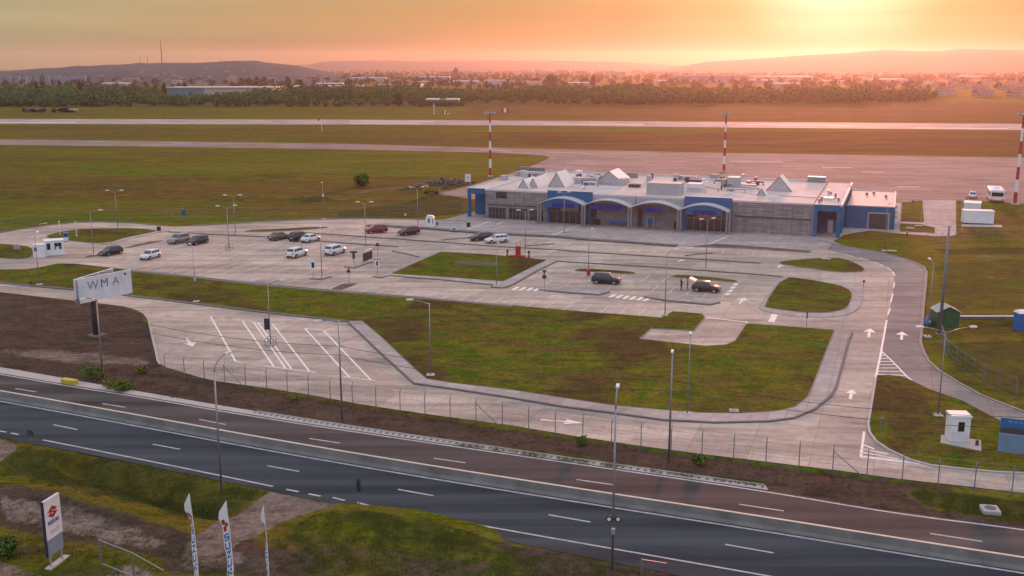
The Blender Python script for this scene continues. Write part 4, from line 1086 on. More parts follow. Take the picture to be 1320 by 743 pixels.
# things in front of the terminal
def bin_at(px, py, label, h=1.0, r=.32, m='black'):
    x, y = G(px, py)
    e = empty('litter_bin', (x,y,.08), 0, label, 'bin')
    MB().lathe([(r*.8,0),(r,.1),(r,h*.85),(r*.9,h*.9)], n=14).build('drum', M[m], e, False)
    MB().lathe([(r*1.05,h*.9),(r*1.05,h*.96),(r*.5,h)], n=14).build('lid', M['dark'], e)
bin_at(693.5,286.5, 'black bin left of the leftmost arch column', 1.3, .55); bin_at(769.5,290.5, 'black bin under the second arch', 1.2, .5); bin_at(871.5,295.5, 'black bin beside the third arch column', 1.4, .5)
bin_at(951,299.5, 'black bin right of the last arch column', 1.3, .45); bin_at(604,293, 'dark bin on the left end of the forecourt', .9, .4); bin_at(205,298.4, 'dark bin at the tip of the upper left lawn island', .9, .4); bin_at(967,299.7,'low dark bin before the right stone wall',.7,.4)
# blue bench rows and stand
x, y = G(797,291.8); e = empty('bench', (x,y,.09), -AZ, 'long blue bench under the second arch', 'bench')
MB().box(-1.9,1.9,-.25,.25,.40,.47).build('seat', M['blue_bin'], e); MB().box(-1.9,1.9,.25,.31,.5,.95).build('backrest', M['blue_bin'], e)
for u in (-1.6,0,1.6): MB().box(u-.04,u+.04,-.2,.2,0,.40).build('leg', M['steel'], e)
x, y = G(838,294.5); e = empty('timetable_stand', (x,y,.09), -AZ, 'blue framed timetable stand under the third arch', 'stand')
for u in (-.65,.65): MB().box(u-.07,u+.07,-.07,.07,0,2.1).build('post', M['plate'], e)
MB().box(-.58,.58,-.04,.04,.7,2.1).build('panel', M['blue_wall'], e); MB().box(-.72,.72,-.08,.08,2.1,2.2).build('top_rail', M['plate'], e)
# zebra path and forecourt lines
ws = MB()
for a, b in (((703,307),(748,289.5)),((905,318.5),(935,306)),((602,296),(630,286)),((640,289.5),(648,286))): ws.ribbon([G(*a,.09),G(*b,.09)], .5, .097)
ws.build('forecourt_markings', M['paint_worn'], bpy.data.objects['forecourt'])

# ------------------------------------------------------------------ cars
CARK = {
 'hatch': dict(L=4.1, W=1.74, prof=[(2.05,.62),(1.98,.76),(1.15,.95)], ws=(1.10,.94,.35,1.44), re=(-1.45,1.42,-1.93,.98), tail=[(-1.97,.95),(-2.05,.70)]),
 'suv': dict(L=4.45, W=1.86, prof=[(2.22,.78),(2.14,.98),(1.20,1.12)], ws=(1.12,1.11,.45,1.66), re=(-1.70,1.64,-2.10,1.12), tail=[(-2.14,1.08),(-2.22,.78)]),
 'sedan': dict(L=4.55, W=1.78, prof=[(2.27,.62),(2.20,.76),(1.20,.94)], ws=(1.15,.93,.40,1.42), re=(-.95,1.40,-1.62,1.00), tail=[(-2.2,.96),(-2.27,.74)]),
 'wagon': dict(L=4.6, W=1.80, prof=[(2.30,.64),(2.22,.78),(1.20,.97)], ws=(1.15,.96,.42,1.47), re=(-1.85,1.44,-2.18,1.00), tail=[(-2.22,.96),(-2.30,.72)]),
 'mpv': dict(L=4.35, W=1.82, prof=[(2.17,.66),(2.08,.84),(1.35,1.04)], ws=(1.32,1.03,.45,1.62), re=(-1.65,1.60,-2.05,1.08), tail=[(-2.10,1.04),(-2.17,.72)]),
}
CP = {}
def paint(name, col, rough=.35):
    if name not in CP:
        t = NT(name); t.out(t.mix(1.0, col, t.ramp(t.noise(t.pos(), 1.2, 3), [(.3,.86),(.7,1.0)]), 'MULTIPLY'), rough, .0, .35)
        t.b.inputs['Coat Weight'].default_value = .15; t.b.inputs['Coat Roughness'].default_value = .1
        CP[name] = t.m
    return CP[name]
def car(kind, col, pr, pf, label, cname, name='parked_car', cat='car', hatch_open=False):
    K = CARK[kind]; a = G(*pr); b = G(*pf)
    ang = math.atan2(b[1]-a[1], b[0]-a[0])
    n = (-math.sin(ang), math.cos(ang))
    side = 1 if n[1] > 0 else -1
    cx, cy = (a[0]+b[0])/2+n[0]*side*.55, (a[1]+b[1])/2+n[1]*side*.55
    e = empty(name, (cx,cy,ZC+.004), ang, label, cat, 'cars parked in front of the terminal')
    L, W = K['L'], K['W']; hw = W/2; P_ = paint(cname, col)
    # lower body: loft along x
    st = K['prof']+[(K['ws'][0]-.6, K['ws'][1]+.02), (K['re'][2]+.8, K['re'][3]+.0), (K['re'][2], K['re'][3])]+K['tail']
    st = sorted(st, key=lambda q: -q[0])
    rings = []
    for x, z in st:
        f = max(0.0, (abs(x)-(L/2-.7))/.7); w = hw*(1-.16*f*f)
        zb = .24+.10*f
        rings.append([(x,-w*.86,zb),(x,-w*.98,.42),(x,-w,z*.72),(x,-w*.93,z-.03),(x,-w*.5,z+.015),(x,w*.5,z+.015),(x,w*.93,z-.03),(x,w,z*.72),(x,w*.98,.42),(x,w*.86,zb)])
    m = MB(); nn = 10; vs = [p for r_ in rings for p in r_]; fs = []
    for i in range(len(rings)-1):
        for k in range(nn): fs.append((i*nn+k, i*nn+(k+1)%nn, (i+1)*nn+(k+1)%nn, (i+1)*nn+k))
    fs += [tuple(range(nn)), tuple(range(len(rings)*nn-1, (len(rings)-1)*nn-1, -1))]
    m.add(vs, fs); m.build('body', P_, e, True, True)
    # cabin
    wx0, wz0, wx1, wz1 = K['ws']; rx1, rz1, rx0, rz0 = K['re']
    wb, wr = hw*.93, hw*.76
    cb = MB()
    xm = (wx1+rx1)/2
    cab = [(wx0,wz0-.06,wb),(wx1,wz1,wr),(xm,max(wz1,rz1)+.03,wr),(rx1,rz1,wr),(rx0,rz0-.06,wb)]
    # glasshouse
    bl = [(wx0,-wb,wz0-.06),(rx0,-wb,rz0-.06),(rx0,wb,rz0-.06),(wx0,wb,wz0-.06)]
    tp = [(wx1,-wr,wz1),(rx1,-wr,rz1),(rx1,wr,rz1),(wx1,wr,wz1)]
    cb.add(bl+tp, [(0,1,5,4),(2,3,7,6),(3,0,4,7),(1,2,6,5),(4,5,6,7)])
    cb.build('cabin', P_, e, False, True)
    ro = MB()
    ro.add([(wx1+.05,-wr-.02,wz1-.01),(xm,-wr-.02,wz1+.02),(rx1-.05,-wr-.02,rz1-.01),(rx1-.05,wr+.02,rz1-.01),(xm,wr+.02,wz1+.02),(wx1+.05,wr+.02,wz1-.01),
            (wx1,-wr*.7,wz1+.05),(xm,-wr*.7,wz1+.09),(rx1,-wr*.7,rz1+.05),(rx1,wr*.7,rz1+.05),(xm,wr*.7,wz1+.09),(wx1,wr*.7,wz1+.05)],
           [(0,1,7,6),(1,2,8,7),(3,4,10,9),(4,5,11,10),(5,0,6,11),(2,3,9,8),(6,7,10,11),(7,8,9,10)])
    ro.build('roof', P_, e, True, True)
    def quad_on(p00, p10, p11, p01, off, name_, s0=.06, s1=.94, t0=.12, t1=.9):
        A_, B_, C_, D_ = map(Vector, (p00,p10,p11,p01))
        def at(s, t): return (A_*(1-s)+B_*s)*(1-t)+(D_*(1-s)+C_*s)*t
        nr = (B_-A_).cross(D_-A_).normalized()*.014
        if nr.dot((A_+B_+C_+D_)/4-Vector(((wx0+rx0)/2,0,wz0))) < 0: nr = -nr
        q = [at(s0,t0)+nr, at(s1,t0)+nr, at(s1,t1)+nr, at(s0,t1)+nr]
        mm = MB(); mm.add(q, [(0,1,2,3)]); mm.add([p-nr*.8 for p in q], [(3,2,1,0)]); return mm.build(name_, M['glass'], e)
    for sy in (-1, 1):
        B0 = [(wx0,sy*wb,wz0-.06),(rx0,sy*wb,rz0-.06)]; T0 = [(wx1,sy*wr,wz1),(rx1,sy*wr,rz1)]
        for s0, s1 in ((.06,.36),(.39,.66),(.69,.93)) if kind in ('wagon','mpv','suv','hatch') else ((.08,.45),(.49,.90)):
            quad_on(B0[0],B0[1],T0[1],T0[0], .014, 'side_window', s0, s1, .20, .90)
    quad_on(bl[3],bl[0],tp[0],tp[3], .012, 'windscreen', .06,.94,.12,.94)
    quad_on(bl[1],bl[2],tp[2],tp[1], .012, 'rear_window', .08,.92,.25,.92)
    # wheels
    wr_ = .34 if kind == 'suv' else .31; wx = L*.30
    for sx in (1, -1):
        for sy in (-1, 1):
            MB().disc_x((sx*wx*1.02, sy*(hw-.005), wr_+.03), wr_+.06, .02, 18).build('wheel_arch', M['black'], e)
            t_ = MB().disc_x((sx*wx*1.02, sy*(hw-.075), wr_), wr_, .20, 18).build('wheel', M['tyre'], e)
            MB().disc_x((sx*wx*1.02, sy*(hw-.07), wr_), wr_*.66, .215, 14).build('rim', M['rim'], t_)
    for sy in (-1, 1):
        MB().bbox((L/2-.13, sy*hw*.66, .60 if kind != 'suv' else .74), (.22,.34,.14), .04).build('headlight', M['lens'], e)
        MB().bbox((-L/2+.10, sy*hw*.70, .70 if kind != 'suv' else .82), (.18,.26,.22), .04).build('tail_light', M['tail'], e)
        MB().bbox((wx0-.25, sy*(hw+.06), wz0), (.14,.16,.11), .03).build('wing_mirror', P_, e)
    MB().bbox((L/2-.04,0,.34), (.10,W*.62,.14), .03).build('grille', M['black'], e)
    MB().bbox((-L/2+.03,0,.36), (.08,W*.66,.16), .03).build('rear_bumper', M['black'], e)
    MB().box(L/2-.012,L/2+.018,-.26,.26,.42,.53).build('number_plate', M['white'], e)
    MB().box(-L/2-.018,-L/2+.012,-.26,.26,.62,.73).build('number_plate', M['white'], e)
    if hatch_open:
        hx = rx1-.05
        m = MB(); w = hw*.8
        m.add([(hx,-w,rz1+.06),(hx,w,rz1+.06),(hx-.95,w,rz1+.45),(hx-.95,-w,rz1+.45),(hx,-w,rz1+.12),(hx,w,rz1+.12),(hx-.95,w,rz1+.51),(hx-.95,-w,rz1+.51)],
              [(0,1,2,3),(7,6,5,4),(0,4,5,1),(1,5,6,2),(2,6,7,3),(3,7,4,0)]); m.build('tailgate', M['white'], e, False, True)  # white carries the light caught on the raised tailgate
    return e
CG = (.018,.022,.034)
car('hatch',(.014,.018,.036),(158,327),(134.5,331.5),'dark blue hatchback nearest the gate hut','midnight paint')
car('hatch',(.62,.62,.64),(208,331),(187,337),'small white hatchback with its nose down the slope','white car paint')
car('suv',(.26,.235,.21),(243,312),(224,315.8),'beige grey off-roader beside a black car','beige car paint')
car('wagon',(.022,.022,.026),(268,313),(248,317.5),'black estate right beside the beige off-roader','black car paint')
car('sedan',(.13,.095,.085),(352,311.5),(373,307.4),'brownish saloon left of a black off-roader','brown car paint')
car('suv',(.016,.017,.02),(379,312.6),(398,308.4),'black off-roader partly hidden by a white saloon','black car paint')
car('sedan',(.60,.60,.63),(394,314.6),(413,309.6),'white saloon in front of the black off-roader','white car paint')
car('suv',(.63,.63,.66),(375,335),(397,328.5),'white off-roader seen from behind, with dark rear window','white car paint')
car('suv',(.60,.61,.64),(425,331),(445,325.8),'boxy white off-roader near the navy banner','white car paint')
car('mpv',(.20,.012,.028),(498,300.4),(474,302),'bright red people carrier, left one of the red pair','red car paint')
car('mpv',(.085,.012,.026),(541,302),(517,305),'dark wine red people carrier near the white shelter','wine car paint')
car('wagon',(.014,.016,.022),(634,309.4),(609,312),'black estate partly behind the white estate','black car paint')
car('wagon',(.66,.66,.67),(654,312.8),(630,314.6),'white estate car in front of the terminal','white car paint')
car('mpv',(.012,.018,.045),(766,366),(795,367.8),'navy people carrier alone in the middle bays','navy car paint')
car('hatch',(.010,.012,.016),(894,376),(925,378.6),'black hatchback with open tailgate and two people behind it','black car paint',hatch_open=True)

# ------------------------------------------------------------------ people
def person(px, py, face, shirt, trousers, label, bag=None, hair='hair', arm=.0):
    """one continuous skinned figure, 1.74 m tall"""
    J = {'pel':(0,0,.95,.13),'sp':(0,.01,1.15,.125),'ch':(0,.0,1.36,.15),'nk':(0,0,1.49,.055),'hd':(0,.015,1.60,.085),'tp':(0,.01,1.72,.07),
         'hl':(-.10,0,.90,.095),'kl':(-.11,.05,.50,.062),'al':(-.12,0,.09,.042),'tl':(-.12,.17,.04,.035),
         'hr':(.10,0,.90,.095),'kr':(.12,.03,.50,.062),'ar':(.13,-.08,.09,.042),'tr':(.14,.09,.04,.035),
         'sl':(-.19,0,1.42,.06),'el':(-.25,.02,1.14,.042),'wl':(-.23,.14+arm*.15,.92+arm*.22,.03),'pl':(-.22,.20+arm*.2,.86+arm*.26,.034),
         'sr':(.19,0,1.42,.06),'er':(.26,.03,1.15,.042),'wr':(.22,.18+arm*.18,.96+arm*.22,.03),'pr':(.20,.25+arm*.2,.92+arm*.25,.034)}
    E_ = [('pel','sp'),('sp','ch'),('ch','nk'),('nk','hd'),('hd','tp'),('pel','hl'),('hl','kl'),('kl','al'),('al','tl'),('pel','hr'),('hr','kr'),('kr','ar'),('ar','tr'),('ch','sl'),('sl','el'),('el','wl'),('wl','pl'),('ch','sr'),('sr','er'),('er','wr'),('wr','pr')]
    ks = list(J); me = bpy.data.meshes.new('body')
    me.from_pydata([J[k][:3] for k in ks], [(ks.index(a), ks.index(b)) for a, b in E_], [])
    tmp = bpy.data.objects.new('tmp', me); COL.objects.link(tmp)
    tmp.modifiers.new('s', 'SKIN'); sv = me.skin_vertices[0].data
    for i, k in enumerate(ks): sv[i].radius = (J[k][3],)*2; sv[i].use_root = (k == 'pel')
    ss = tmp.modifiers.new('b', 'SUBSURF'); ss.levels = ss.render_levels = 2
    dg = bpy.context.evaluated_depsgraph_get(); dg.update()
    bmh = bpy.data.meshes.new_from_object(tmp.evaluated_get(dg)); bpy.data.objects.remove(tmp)
    bm = bmesh.new(); bm.from_mesh(bmh)
    for s, wj, pj in ((-1,'wl','pl'),(1,'wr','pr')):            # fingers and thumb
        p = Vector(J[pj][:3]); d = (p-Vector(J[wj][:3])).normalized()
        for k in range(5):
            off = Vector((s*(k-1.5)*.016, 0, .0)) if k < 4 else Vector((-s*.04, 0, .02))
            q = p+off+d*.02; L = (.075,.085,.08,.06,.055)[k]
            r = bmesh.ops.create_cone(bm, cap_ends=True, segments=6, radius1=.010, radius2=.006, depth=L)
            rot = d.to_track_quat('Z','Y').to_matrix().to_4x4()
            bmesh.ops.transform(bm, matrix=Matrix.Translation(q+d*L*.5)@rot, verts=r['verts'])
    for f in bm.faces:
        c = f.calc_center_median(); f.smooth = True
        f.material_index = 2 if c.z > 1.50 or (abs(c.x) > .17 and c.z < 1.06 and c.y > .08) else (0 if c.z > .93 else (3 if c.z < .10 else 1))
    bm.to_mesh(bmh); bm.free(); bmh.name = 'body'
    x, y = G(px, py)
    for mm in (shirt, trousers, M['skin'], M['black']): bmh.materials.append(mm)
    e = bpy.data.objects.new('person', bmh); COL.objects.link(e); e.location = (x,y,ZC); e.rotation_euler = (0,0,face); tag(e, label, 'person')
    MB().lathe([(.03,1.745),(.085,1.71),(.10,1.66),(.095,1.60),(.06,1.56)], (0,-.012,0), 14).build('hair', M[hair], e, True)
    f = MB(); 
    for s in (-1,1): f.cbox((s*.03,.098,1.61), (.018,.01,.012))
    f.cbox((0,.105,1.585), (.02,.025,.035)); f.build('face', M['skin'], e)
    return e
MP = lambda n, c: plain(n, c, .8, var=.1)
person(878,374.6, D(-60), MP('dark jacket',(.03,.03,.045)), MP('dark jeans',(.03,.035,.06)), 'person in dark clothes standing left of the open tailgate', arm=.6)
person(886,373.6, D(-90), MP('red shirt',(.72,.07,.08)), MP('black trousers',(.02,.02,.025)), 'person in a red shirt at the open tailgate', arm=.8)
person(56,332.3, D(150), MP('black coat',(.015,.015,.02)), MP('grey trousers',(.08,.07,.07)), 'person in black in front of the white gate hut', arm=.3)
person(78.3,315, D(-120), MP('dark overall',(.03,.03,.04)), MP('dark overalls',(.025,.025,.03)), 'person with an orange cap behind the white gate hut')
cap = MB().lathe([(.115,1.66),(.115,1.70),(.09,1.76),(.03,1.78)], (0,0,0), 14); cap.cbox((0,.14,1.67),(.14,.12,.015)); cap.build('cap', MP('orange cap',(.6,.14,.03)), bpy.data.objects['person.003'])

# ------------------------------------------------------------------ signs and small furniture
def sign_post(px, py, ty, label, shape, m='dark', w=.6, h=.6, name='road_sign', face=None, rz=0.0, back='steel', post='steel_dark', lower=None):
    x, y = G(px, py); zt = height_at(px, py, ty)
    e = empty(name, (x,y,ZC), rz, label, 'sign')
    MB().tube([(0,.04,0),(0,.04,zt-.02)], .038, 8).build('post', M[post], e)
    p = MB()
    if shape == 'round': p.disc_x((0,-.01,zt-w/2), w/2, .03, 20)
    elif shape == 'tri': p.add([(-w/2,-.02,zt-h),(w/2,-.02,zt-h),(0,-.02,zt),(-w/2,.0,zt-h),(w/2,.0,zt-h),(0,.0,zt)], [(0,1,2),(5,4,3),(0,3,4,1),(1,4,5,2),(2,5,3,0)])
    elif shape == 'tri_down': p.add([(-w/2,-.02,zt),(w/2,-.02,zt),(0,-.02,zt-h),(-w/2,.0,zt),(w/2,.0,zt),(0,.0,zt-h)], [(2,1,0),(3,4,5),(0,1,4,3),(1,2,5,4),(2,0,3,5)])
    else: p.box(-w/2,w/2,-.03,.0,zt-h,zt)
    s = p.build('plate', M[m], e, False, True)
    if face:
        q = MB()
        if face[0] == 'rect': q.box(-face[1]/2,face[1]/2,-.042,-.032,zt-h/2-face[2]/2,zt-h/2+face[2]/2)
        elif face[0] == 'round': q.disc_x((0,-.034,zt-w/2), face[1]/2, .008, 16)
        q.build('symbol', M[face[2] if face[0] == 'round' else face[3]], s)
    if lower: lower(e, zt)
    return e
sign_post(404,358,335.5,'white rectangular parking sign on the small curved kerb','rect','white',.85,1.6,face=('rect',.42,.85,'navy'))
sign_post(456.4,343.5,324,'dark T shaped sign left of the navy banner','rect','dark',1.1,.32,lower=lambda e,z: MB().box(-.22,.22,-.03,.0,z-1.3,z-.33).build('lower_plate',M['dark'],e))
sign_post(450,366,345.5,'dark triangular sign on the bare earth wedge','tri','dark',.8,.75)
sign_post(487,331,313.8,'small dark square sign above the navy banner','rect','dark',.55,.55)
sign_post(486.6,356.5,335.5,'white sign with dark figure left of the central lawn','rect','white',.62,1.1,face=('rect',.3,.7,'dark'),lower=lambda e,z: MB().box(-.55,.55,-.02,.02,z+.02,z+.12).build('top_bar',M['rust'],e))
sign_post(701.6,373.5,348.6,'give way sign above a round sign on the paved island','tri_down','dark',.75,.62,lower=lambda e,z: MB().disc_x((0,-.01,z-1.0),.34,.03,20).build('round_plate',M['dark'],e))
sign_post(41,575,554.5,'round dark sign back at the left edge of the highway','round','dark',.62)
sign_post(463.5,663.5,622,'narrow dark arrow sign on the near verge','rect','navy',.30,.75,lower=lambda e,z: MB().add([(-.24,-.02,z+.0),(.24,-.02,z+.0),(0,-.02,z+.42),(-.24,.0,z+.0),(.24,.0,z+.0),(0,.0,z+.42)],[(0,1,2),(5,4,3),(0,3,4,1),(1,4,5,2),(2,5,3,0)]) if False else (lambda q: (q.add([(-.2,-.02,z),(.2,-.02,z),(0,-.02,z+.40),(-.2,.0,z),(.2,.0,z),(0,.0,z+.40)],[(0,1,2),(5,4,3),(0,3,4,1),(1,4,5,2),(2,5,3,0)]), q.build('top_plate',M['rust'],e)))(MB()))
sign_post(237.5,288.5,271.5,'green blue square sign at the airside fence','rect','blue_wall',.85,1.15)
sign_post(40.5,371.5,363,'small dark sign on the lower road edge at far left','rect','dark',.45,.5)
sign_post(1113,372,361.5,'small dark sign where the right lawn island rounds','round','dark',.4)
sign_post(1039.5,421,402,'thin dark marker below the right lawn island','rect','dark',.16,.9)
sign_post(563.6,293,286.6,'small dark bollard sign right of the white shelter','rect','dark',.4,.6)
sign_post(522.6,279.5,274,'red and white marker at the airside fence','rect','red',.5,1.0,face=('rect',.4,.4,'white'))
sign_post(1133.5,571,539,'bare thin post with dark plate on the triangular lawn','rect','steel_dark',.35,.3)
# navy banner board
x0, y0 = G(468.5,340.5); x1, y1 = G(480,336)
e = empty('banner_board', (x0,y0,ZC), math.atan2(y1-y0,x1-x0), 'dark navy banner board standing in the car park', 'banner')
L = math.hypot(x1-x0,y1-y0)
MB().box(0,L,-.03,.03,.35,1.7).build('panel', M['navy'], e)
for u in (0.05, L/2, L-.05): MB().tube([(u,.06,0),(u,.06,1.75)], .035, 6).build('post', M['steel_dark'], e)
# red display with two red bollards
x, y = G(667,332.3); e = empty('red_display', (x,y,ZC), -AZ*.6, 'bright red stepped display with a tower and two short masts', 'display')
MB().bbox((0,0,0), (2.7,1.0,.42), .05).build('plinth', M['red'], e); MB().bbox((.1,.1,.42), (.85,.6,1.55), .05).build('tower', M['red'], e)
for u in (-.35,.55): MB().tube([(u*.8+.08,.1,1.95),(u*.8+.08,.1,2.6)], .03, 6).build('spike', M['red'], e)
for px, lb in ((654,'red bollard with black cap left of the red display'),(681.8,'red bollard with black cap right of the red display')):
    x, y = G(px, 331.5 if px < 660 else 333); e = empty('bollard', (x,y,ZC), 0, lb, 'bollard', 'red bollards')
    MB().lathe([(.26,0),(.22,.3),(.13,.5),(.13,.62)], n=12).build('base', M['red'], e); MB().lathe([(.09,.62),(.09,.75),(.2,.82),(.2,1.15),(.1,1.25)], n=12).build('cap', M['dark'], e)
# white shelter
x, y = G(554.5,292.5); e = empty('ticket_shelter', (x,y,ZC), 0, 'white rounded ticket shelter beside the upper road', 'shelter')
sec = [(-.85,0),(-.85,1.8),(-.7,2.15),(-.4,2.3),(.4,2.3),(.7,2.15),(.85,1.8),(.85,0)]
m = MB(); n = len(sec); m.add([(u,-.7,z) for u, z in sec]+[(u,.7,z) for u, z in sec], [tuple(range(n)), tuple(range(2*n-1,n-1,-1))]+[(i+1,i,n+i,n+i+1) for i in range(n-1)]); m.build('shell', M['white'], e, False, True)
MB().box(-.35,-.02,-.73,-.702,.9,1.75).build('figure_panel', M['navy'], e); MB().box(.5,.62,-.73,-.702,.7,1.7).build('door_slot', M['dark'], e)
x, y = G(585.5,299.4); e = empty('ramp_cover', (x,y,.25), -AZ, 'small blue cover on the forecourt kerb', 'cover')
MB().bbox((0,0,0), (1.6,.8,.25), .08).build('lid', M['blue_board'], e); MB().bbox((0,-.1,.25), (.6,.4,.25), .06).build('handle_block', M['dark'], e)
# gate hut at far left
x, y = G(60,331); e = empty('gate_hut', (x,y,ZC), D(30), 'white gate hut with dark windows and a ticket booth in front', 'hut')
MB().box(0,2.9,0,2.2,.12,2.5).build('wall', M['white'], e); MB().box(-.12,3.02,-.12,2.32,2.5,2.66).build('roof', M['white'], e); MB().box(-.4,3.4,-.5,2.6,0,.12).build('plinth', M['pad'], e)
for u0, u1, z0, z1 in ((.2,.75,1.1,2.2),(1.4,1.9,1.55,2.2),(1.95,2.5,1.55,2.2),(1.4,1.6,1.1,1.5),(2.1,2.5,1.1,1.5)): MB().box(u0,u1,-.03,-.002,z0,z1).build('window', M['glass'], e)
x, y = G(50,332.5); e = empty('ticket_booth', (x,y,ZC), D(8), 'white ticket booth left of the person in black', 'booth')
MB().box(-.75,1.15,-.2,1.3,0,2.15).build('wall', M['white'], e); MB().box(-.82,1.22,-.28,1.38,2.15,2.28).build('roof', M['white'], e); MB().box(-.55,-.1,-.23,-.202,1.1,1.8).build('window', M['glass'], e)
for px, by, ty, lb in ((78.3,310,287,'white barrier post beside the gate hut'),(99,306,287.5,'white post on the upper left lawn island')):
    x, y = G(px,by); e = empty('white_post', (x,y,.1), 0, lb, 'post'); h = height_at(px,by,ty)
    MB().tube([(0,0,0),(0,0,h)], .07, 8).build('shaft', M['white'], e); MB().lathe([(.12,h),(.12,h+.1),(.05,h+.2)], n=10).build('finial', M['white'], e); MB().bbox((0,0,0),(.4,.4,.3),.04).build('base', M['pad'], e)
x, y = G(85.5,311.5); e = empty('ticket_machine', (x,y,ZC), D(20), 'blue ticket machine behind the gate hut', 'machine')
MB().bbox((0,0,0), (.85,.6,1.7), .06).build('cabinet', M['blue_bin'], e); MB().box(-.25,.25,-.32,-.302,.95,1.4).build('screen', M['glass'], e); MB().box(-.42,.42,-.31,-.301,.1,.8).build('front_panel', M['white_dirty'], e)
x, y = G(22,323); e = empty('cabinet_box', (x,y,.13), 0, 'pale low cabinet on the left lawn corner', 'cabinet')
MB().bbox((0,0,0),(1.0,.6,.9),.05).build('housing', M['steel_dark'], e); MB().box(-.46,.46,-.32,-.302,.1,.8).build('door', M['plate'], e)

# billboard WMA
def text_mesh(txt, size, m, name, parent, loc, rot, bold=0.0, ext=.01, sx=1.0):
    cu = bpy.data.curves.new('txt', 'FONT'); cu.body = txt; cu.size = size; cu.extrude = ext; cu.offset = bold
    cu.align_x = 'CENTER'; cu.align_y = 'CENTER'
    o = bpy.data.objects.new('txt', cu); COL.objects.link(o)
    dg = bpy.context.evaluated_depsgraph_get(); dg.update()
    me = bpy.data.meshes.new_from_object(o.evaluated_get(dg)); bpy.data.objects.remove(o)
    me.materials.clear(); me.materials.append(m)
    t = bpy.data.objects.new(name, me); COL.objects.link(t); t.parent = parent; t.location = loc; t.rotation_euler = rot; t.scale = (sx,1,1)
    return t
zt, zb = 7.45, 4.5
def at_h(px, py, z): return G(px, py, z)
Lf = at_h(100.5,360.5,zt); Rf = at_h(168.5,347.5,zt)
bx, by = G(136,435)
ang = math.atan2(Rf[1]-Lf[1], Rf[0]-Lf[0]); wL = math.hypot(Rf[0]-Lf[0], Rf[1]-Lf[1])
bb = empty('billboard', (Lf[0],Lf[1],0), ang, 'two-sided white billboard lettered WMA on a brown post', 'billboard')
co, si = math.cos(-ang), math.sin(-ang)
pl = ((bx-Lf[0])*co-(by-Lf[1])*si, (bx-Lf[0])*si+(by-Lf[1])*co)
MB().box(0,wL,0,.22,zb,zt).build('front_panel', M['white_dirty'], bb)
M['letter'] = plain('faded blue lettering', (.10,.13,.27), .8, var=.4, scale=2)
M['letter_grey'] = plain('faded grey lettering', (.24,.26,.36), .8, var=.35, scale=2)
for ch, u, mm in (('W',.26,'letter_grey'),('M',.475,'letter'),('A',.69,'letter_grey')):
    text_mesh(ch, 1.45, M[mm], 'lettering', bb, (wL*u,-.012,zt-1.05), (math.pi/2,0,0), .0, .008, 1.0)
MB().box(wL*.86,wL*.90,-.02,-.004,zt-.55,zt-.25).build('torn_patch', M['letter'], bb)
Rb = at_h(146,345.5,zt); v2 = ((Rb[0]-Lf[0])*co-(Rb[1]-Lf[1])*si, (Rb[0]-Lf[0])*si+(Rb[1]-Lf[1])*co)
a2 = math.atan2(v2[1]-.3, v2[0]+.25); l2 = math.hypot(v2[0]+.25, v2[1]-.3)
m = MB(); cc, ss2 = math.cos(a2), math.sin(a2)
q = [(-.25,.3),(-.25+cc*l2,.3+ss2*l2)]; q += [(q[1][0]-ss2*.2, q[1][1]+cc*.2), (q[0][0]-ss2*.2, q[0][1]+cc*.2)]
m.prism(q, zb, zt, True); m.build('rear_panel', M['white_dirty'], bb)
m = MB(); m.box(-.3,-.02,-.02,.5,zb-.25,zb+.6); m.build('corner_bracket', M['steel_dark'], bb)
fr = MB()
for k in range(6):
    u = .9+k*1.15
    fr.tube([(u,.24,zt-.08),(q[0][0]+cc*u*.86-ss2*-.0,q[0][1]+ss2*u*.86,zt-.08)], .05, 5)
fr.tube([(-.2,.24,zb+.2),(wL*.5,1.6,zb+.2)], .07, 5)
fr.build('roof_truss', M['rust'], bb)
MB().tube([(pl[0],.85,0),(pl[0],.85,zt-.4)], .42, 14).build('post', M['rust'], bb, True)
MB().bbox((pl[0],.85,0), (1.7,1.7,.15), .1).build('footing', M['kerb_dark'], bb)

# totem sign, feather flags, gate at the near left corner
bA = G(67,733); bB = G(82,722)
ang = math.atan2(bB[1]-bA[1], bB[0]-bA[0]); wT = math.hypot(bB[0]-bA[0], bB[1]-bA[1])
tt = empty('totem_sign', (bA[0],bA[1],0), ang, 'white and blue grey totem sign with a red angular emblem', 'sign')
hT = height_at(63,733,646.5)
W0, W1 = -.22, wT+.18
MB().box(W0,W1,-.02,.16,2.0,hT).build('upper_panel', M['white_dirty'], tt)
MB().box(W0+.06,W1-.04,.0,.14,.85,1.995).build('lower_panel', plain('blue grey panel', (.20,.26,.32), .5), tt)
MB().box(W0-.03,W0-.002,-.03,.18,.85,hT+.02).build('edge_trim', M['navy'], tt)
for u in (0.02, wT-.02): MB().tube([(u,.07,0),(u,.07,.86)], .06, 8).build('leg', M['plate'], tt)
MB().box(W0-.1,W1+.3,-.15,.3,0,.12).build('plinth', M['pad'], tt)
SP = [(0,.60),(.48,1),(.98,.66),(.74,.52),(.50,.68),(.40,.605),(1,.40),(.52,0),(.02,.34),(.26,.48),(.50,.32),(.60,.395)]
def emblem(parent, u, z, sw, sh, y=-.03, flip=False, m='red', name='emblem'):
    q = MB(); n = len(SP)
    pts = [(u+(p[0]-.5)*sw, y, z+(p[1]-.5)*sh) for p in SP]
    q.add(pts+[(p[0],p[1]+.008,p[2]) for p in pts], [tuple(range(n)), tuple(range(2*n-1,n-1,-1))]+[(i,(i+1)%n,n+(i+1)%n,n+i) for i in range(n)])
    return q.build(name, M[m], parent, False, True)
wc = (W0+W1)/2
emblem(tt, wc, hT-.95, (W1-W0)*.62, .85)
